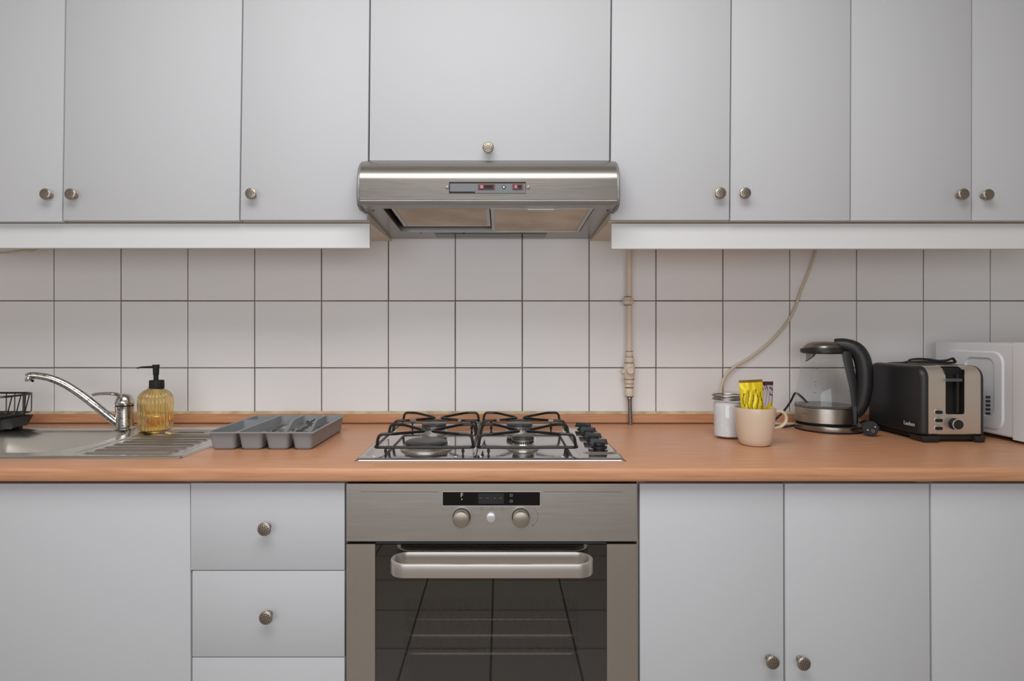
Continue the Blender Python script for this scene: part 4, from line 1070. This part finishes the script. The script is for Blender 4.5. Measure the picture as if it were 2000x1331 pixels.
# water scale and lettering
bm = bmesh.new()
def on_wall(ang, z, w_, h_, R_):
    a0 = math.radians(ang); b2 = bmesh.new(); n_ = 4; dA = w_/R_
    lo = [b2.verts.new((R_*math.cos(a0+dA*(k/n_-.5)), R_*math.sin(a0+dA*(k/n_-.5)), z-h_/2)) for k in range(n_+1)]; hi = [b2.verts.new((v_.co.x*.998, v_.co.y*.998, z+h_/2)) for v_ in lo]
    for k in range(n_): b2.faces.new([lo[k], lo[k+1], hi[k+1], hi[k]])
    bmesh.ops.solidify(b2, geom=b2.faces[:], thickness=.0002); merge(bm, b2)
for zz, ww, R_ in ((.176, .011, .0664), (.173, .007, .067), (.138, .007, .0752), (.128, .004, .0773), (.108, .008, .0808)):
    on_wall(-106, zz, ww, .0012, R_)
obj('water_scale', KT(bm), 'printg', c, smooth=None)
aL = math.radians(-128); RL = .0866
mt = Matrix.Translation((RL*math.cos(aL), RL*math.sin(aL), .047)) @ Matrix.Rotation(aL+PI/2, 4, 'Z') @ FRONT @ Matrix.Scale(-1, 4, (1, 0, 0)) @ Matrix.Scale(-1, 4, (0, 1, 0))
bm = text_bm('Lauben', .0095, mt)
for v_ in bm.verts:
    r_ = math.hypot(v_.co.x, v_.co.y); rt = .0866-.0025*max(0, (v_.co.z-.035)/.029)+.0004+(r_-RL)*.0; 
    v_.co.x *= rt/r_; v_.co.y *= rt/r_
obj('lettering', KT(bm), 'printg', bnd, smooth=None)

# ================================================================ toaster
tx0_, tx1_ = 1.049, 1.2075; tyf, tyb = -.318, -.098
zt0_, zt1_ = Z(850, -.32), Z(716.5, -.32)
c = thing('toaster', 'black toaster with brushed steel front between kettle and microwave', 'toaster', ((tx0_+tx1_)/2, -.21, WT))
def yzprof(y0, y1, z0, z1, r, rb=.006, n=8):
    pts = [(y0+rb, z0), (y1-rb, z0)]
    pts = []
    for cy_, cz_, a0, rr in ((y1-rb, z0+rb, 270, rb), (y1-r, z1-r, 0, r), (y0+r, z1-r, 90, r), (y0+rb, z0+rb, 180, rb)):
        for i in range(n+1): a = math.radians(a0+90*i/n); pts.append((cy_+rr*math.cos(a), cz_+rr*math.sin(a)))
    return pts
fx0, fx1 = X(1814, -.32), X(1917, -.32)
for x0, x1, sgn in ((tx0_, fx0, 1), (fx1, tx1_, -1)):
    bm = bmesh.new(); loops = []
    W_ = abs(x1-x0); rnd_ = min(W_, .018)
    outer_x, inner_x = (x0, x1) if sgn == 1 else (x1, x0)
    for k in range(7):
        a = PI/2*k/6; xx_ = outer_x+sgn*(rnd_*(1-math.cos(a))) ; ins = rnd_*.75*(1-math.sin(a)); ins = max(0, ins)
        loops.append([bm.verts.new((xx_, y_, z_)) for y_, z_ in yzprof(tyf-.0008+ins, tyb-ins, zt0_-.002+ins*.2, zt1_+.0008-ins*.55, .030)])
    loops.append([bm.verts.new((inner_x, v_.co.y, v_.co.z)) for v_ in loops[-1]])
    for A_, C_ in zip(loops, loops[1:]):
        n_ = len(A_)
        for k in range(n_): bm.faces.new([A_[k], A_[(k+1) % n_], C_[(k+1) % n_], C_[k]])
    bm.faces.new(loops[0]); bm.faces.new(loops[-1][::-1]); bmesh.ops.recalc_face_normals(bm, faces=bm.faces)
    obj('side_shell', bm, 'black', c, smooth=45)
# steel wrap, split around the lever slot in front and bread slots on top
slx0, slx1 = X(1848, -.32), X(1885, -.32); szb = Z(810, -.32)
prof_t = yzprof(tyf, tyb, zt0_, zt1_, .028, .004, 10)
bm = bmesh.new(); TH = .0012
def wrap(x0, x1, zmin_front=None, ymax_top=None):
    fs = []
    pts = prof_t; n_ = len(pts)
    for i in range(n_):
        a, b = pts[i], pts[(i+1) % n_]
        if zmin_front is not None:
            my, mz_ = (a[0]+b[0])/2, (a[1]+b[1])/2
            if my < tyf+.03 and mz_ > zt0_+.01 and mz_ > szb: continue
            if ymax_top and mz_ > zt1_-.004 and my < ymax_top: continue
        fs.append(bm.faces.new([bm.verts.new((x0, a[0], a[1])), bm.verts.new((x1, a[0], a[1])), bm.verts.new((x1, b[0], b[1])), bm.verts.new((x0, b[0], b[1]))]))
# split the long front edge of the profile at the slot bottom
pt2 = []
for i in range(len(prof_t)):
    a, b = prof_t[i], prof_t[(i+1) % len(prof_t)]; pt2.append(a)
    if abs(a[0]-tyf) < 1e-4 and abs(b[0]-tyf) < 1e-4 and (a[1]-szb)*(b[1]-szb) < 0: pt2.append((tyf, szb))
    if abs(a[1]-zt1_) < 1e-4 and abs(b[1]-zt1_) < 1e-4: pt2 += [(a[0]+(b[0]-a[0])*k/10, a[1]) for k in range(1, 10)]
prof_t = pt2
wrap(fx0, slx0); wrap(slx1, fx1); wrap(slx0, slx1, zmin_front=1)
bmesh.ops.remove_doubles(bm, verts=bm.verts, dist=.0001); bmesh.ops.recalc_face_normals(bm, faces=bm.faces)
bmesh.ops.solidify(bm, geom=bm.faces[:], thickness=TH)
stl = obj('steel_wrap', bm, 'steel_toaster', c, smooth=40)
bm = bmesh.new()
ys0 = tyf+.016
box(bm, slx0, slx1, ys0, ys0+.002, szb-.002, zt1_-.006); box(bm, slx0-.001, slx0, tyf+.001, ys0, szb, zt1_-.008); box(bm, slx1, slx1+.001, tyf+.001, ys0, szb, zt1_-.008)
box(bm, slx0, slx1, tyf+.0005, ys0, szb-.002, szb)
box(bm, slx0, slx1, ys0, tyb-.03, zt1_-.0062, zt1_-.0042)
sl_ = obj('lever_slot', bm, 'blackmatte', c, smooth=None)
bm = bmesh.new()   # rounded frame of slot bottom
for xa, s_ in ((slx0, 1), (slx1, -1)):
    r_ = .007; pts = [(xa, szb)]+[(xa+s_*(r_-r_*math.cos(PI/2*k/6)), szb+r_-r_*math.sin(PI/2*k/6)) for k in range(7)]
    prism(bm, pts, 'y', tyf+.0002, tyf+.003)
obj('slot_corner', bm, 'steel_v', c)
bm = B(X(1866, -.31), X(1870, -.31), tyf+.004, ys0+.0001, szb+.004, zt1_-.02); obj('lever_rail', bm, 'black', sl_, smooth=None)
zl_ = Z(743, -.325)
bm = B(X(1850.5, -.325), X(1880, -.325), tyf-.006, tyf+.010, zl_-.0035, zl_+.0035); obj('lever', bm, 'levergrey', c, bevel=.0015)
for v_ in (805.5, 821.5, 837):
    p_ = P(1833, v_, tyf)
    bm = bmesh.new(); prism(bm, rrect(p_.x-.0112, p_.x+.0112, p_.z-.0062, p_.z+.0062, .006, 6), 'y', tyf-.0012, tyf-.0001); fr2 = obj('button_bezel', bm, 'silver', stl)
    bm = bmesh.new(); prism(bm, rrect(p_.x-.0092, p_.x+.0092, p_.z-.0043, p_.z+.0043, .0041, 6), 'y', tyf-.0026, tyf-.0012); obj('button', bm, 'blackmatte', fr2)
    bm = text_bm({805.5: 'cancel', 821.5: 'reheat', 837: 'defrost'}[v_], .0034, Matrix.Translation((p_.x, tyf-.0002, p_.z+.0078)) @ FRONT, .0001); obj('lettering', bm, 'printg', stl, smooth=None)
p_ = P(1862.5, 828, tyf)
bm = bmesh.new(); lathe(bm, closed([(.0138, 0), (.0138, .012), (.0132, .014)]), (p_.x, tyf-.0001, p_.z), 40, TOY); dl = obj('browning_dial', bm, 'blackmatte', c)
bm = bmesh.new(); lathe(bm, closed([(.0136, .0141), (.0136, .0158)]), (p_.x, tyf, p_.z), 40, TOY); obj('dial_ring', bm, 'silver', dl)
bm = bmesh.new(); lathe(bm, closed([(.0120, .0158), (.0116, .0172), (.006, .0176)]), (p_.x, tyf, p_.z), 40, TOY); obj('dial_face', bm, 'black', dl)
# lettering on the left flank
ym = -.275
mt = Matrix.Translation((tx0_-.0004, ym, Z(828, ym)+.0)) @ Matrix.Rotation(-PI/2, 4, 'Z') @ FRONT
obj('lettering', text_bm('Lauben', .0145, mt), 'printw', c, smooth=None)
# base and feet
bm = B(tx0_+.010, tx1_-.006, tyf+.006, tyb-.006, WT+.006, zt0_-.0021)
obj('base_plate', bm, 'blackmatte', c, bevel=.002)
for xa, xb in ((tx0_-.002, tx0_+.046), (tx1_-.030, tx1_+.001)):
    for ya, yb in ((tyf-.006, tyf+.045), (tyb-.045, tyb)):
        bm = bmesh.new(); prism(bm, [(xa+.006, WT+.0003), (xb-.006, WT+.0003), (xb, zt0_-.003), (xa, zt0_-.003)], 'y', ya, yb); obj('foot', bm, 'black', c, bevel=.003)
# bread slots on top
bm = bmesh.new()
for xa in (fx0+.022, fx1-.052): box(bm, xa, xa+.030, tyf+.045, tyb-.03, zt1_+.0002, zt1_+.0012)
obj('bread_slot', bm, 'blackmatte', c, smooth=None)
zc = zt1_+.0045
cpts = [(1.075, tyb+.012, WT+.05), (1.085, tyb+.010, zt1_-.02), P(1768, 708.5, -.150), P(1778, 703.5, -.155), P(1792, 701.6, -.16), P(1812, 702.4, -.165), P(1832, 705.2, -.17), P(1848, 704.5, -.175), P(1860, 700.8, -.175), P(1862.5, 702.5, -.172), P(1859, 709, -.165), (1.17, -.12, zt1_+.002), (1.175, tyb+.012, zt1_-.02), (1.175, tyb+.014, WT+.06)]
bm = tube(bmesh.new(), spline(cpts, 8), .0032, 10); obj('power_cord', bm, 'rubber', c)

# ================================================================ microwave
mx0, mx1, myf, myb = 1.272, 1.73, -.322, -.060
mz0, mz1 = WT+.012, Z(671.5, -.326)
c = thing('microwave', 'white microwave oven at the right edge behind the toaster', 'microwave', (1.5, -.19, WT))
bm = B(mx0+.004, mx1, myf, myb, mz0, mz1); obj('casing', bm, 'white', c, bevel=.004)
# pressed side panel: raised frame and recessed field
def yz_rr(y0, y1, z0, z1, r_): return rrect(y0, y1, z0, z1, r_, 8)
def ym_(u): return F*(mx0)/(u-U0)+CY     # depth of the left flank seen at u
ya, yb = ym_(1960), ym_(1843); za, zb_ = Z(842, ym_(1950)), Z(687, ym_(1950))
bm = bmesh.new()
o1 = yz_rr(myf+.001, myb-.001, mz0+.003, mz1-.003, .006); o2 = yz_rr(ya, yb, za, zb_, .030); o3 = yz_rr(ya+.004, yb-.004, za+.004, zb_-.004, .027)
yc, yd = ym_(1943), ym_(1885); zc_, zd_ = Z(816, yc), Z(700, yc)
o4 = yz_rr(yc, yd, zc_, zd_, .022); o5 = yz_rr(yc+.003, yd-.003, zc_+.003, zd_-.003, .02)
L_ = [[bm.verts.new((x_, y_, z_)) for y_, z_ in o_] for o_, x_ in ((o1, mx0+.0038), (o1, mx0+.002), (o2, mx0+.002), (o3, mx0-.0015), (o4, mx0-.0015), (o5, mx0+.0028))]
for A_, C_ in zip(L_, L_[1:]):
    n_ = len(A_)
    for k in range(n_): bm.faces.new([A_[k], A_[(k+1) % n_], C_[(k+1) % n_], C_[k]])
bm.faces.new(L_[-1]); bmesh.ops.recalc_face_normals(bm, faces=bm.faces)
sp_ = obj('side_panel', bm, 'white', c, smooth=30)
bm = bmesh.new()
for r_i in range(5):
    v_ = 776+r_i*8
    for q in range(3):
        u_ = 1925.5+q*3.2; y_ = ym_(u_); zz = Z(v_, y_)
        prism(bm, [(y_-.0014, zz-.003), (y_+.0010, zz-.003), (y_+.0020, zz+.003), (y_-.0004, zz+.003)], 'x', mx0+.0010, mx0+.0025)
obj('vent_slots', bm, 'blackmatte', sp_, smooth=None)
bm = B(mx0, mx1+.01, myf-.034, myf-.0025, mz0-.004, mz1+.002); dm = obj('microwave_door', bm, 'white', c, bevel=.004)
obj('door_window', B(mx0+.05, mx1-.12, myf-.0345, myf-.0338, mz0+.03, mz1-.03), 'gloss', dm, smooth=None)
for x_ in (mx0+.03, mx1-.03):
    for y_ in (myf+.02, myb-.03):
        bm = bmesh.new(); lathe(bm, closed([(.010, WT+.0003), (.012, WT+.006), (.012, mz0+.0005)]), (x_, y_, 0), 20); obj('foot', bm, 'rubber', c)
# added, unseen ceiling lamp (behind and above the viewer), put over the assumed top light
c = thing('added_ceiling_lamp', 'added, unseen square white flush ceiling lamp behind the viewer', 'ceiling lamp', (-.12, -1.55, 2.6))
obj('added_lamp_housing', B(-.92, .68, -2.15, -.95, 2.555, 2.599), 'white', c, bevel=.004)
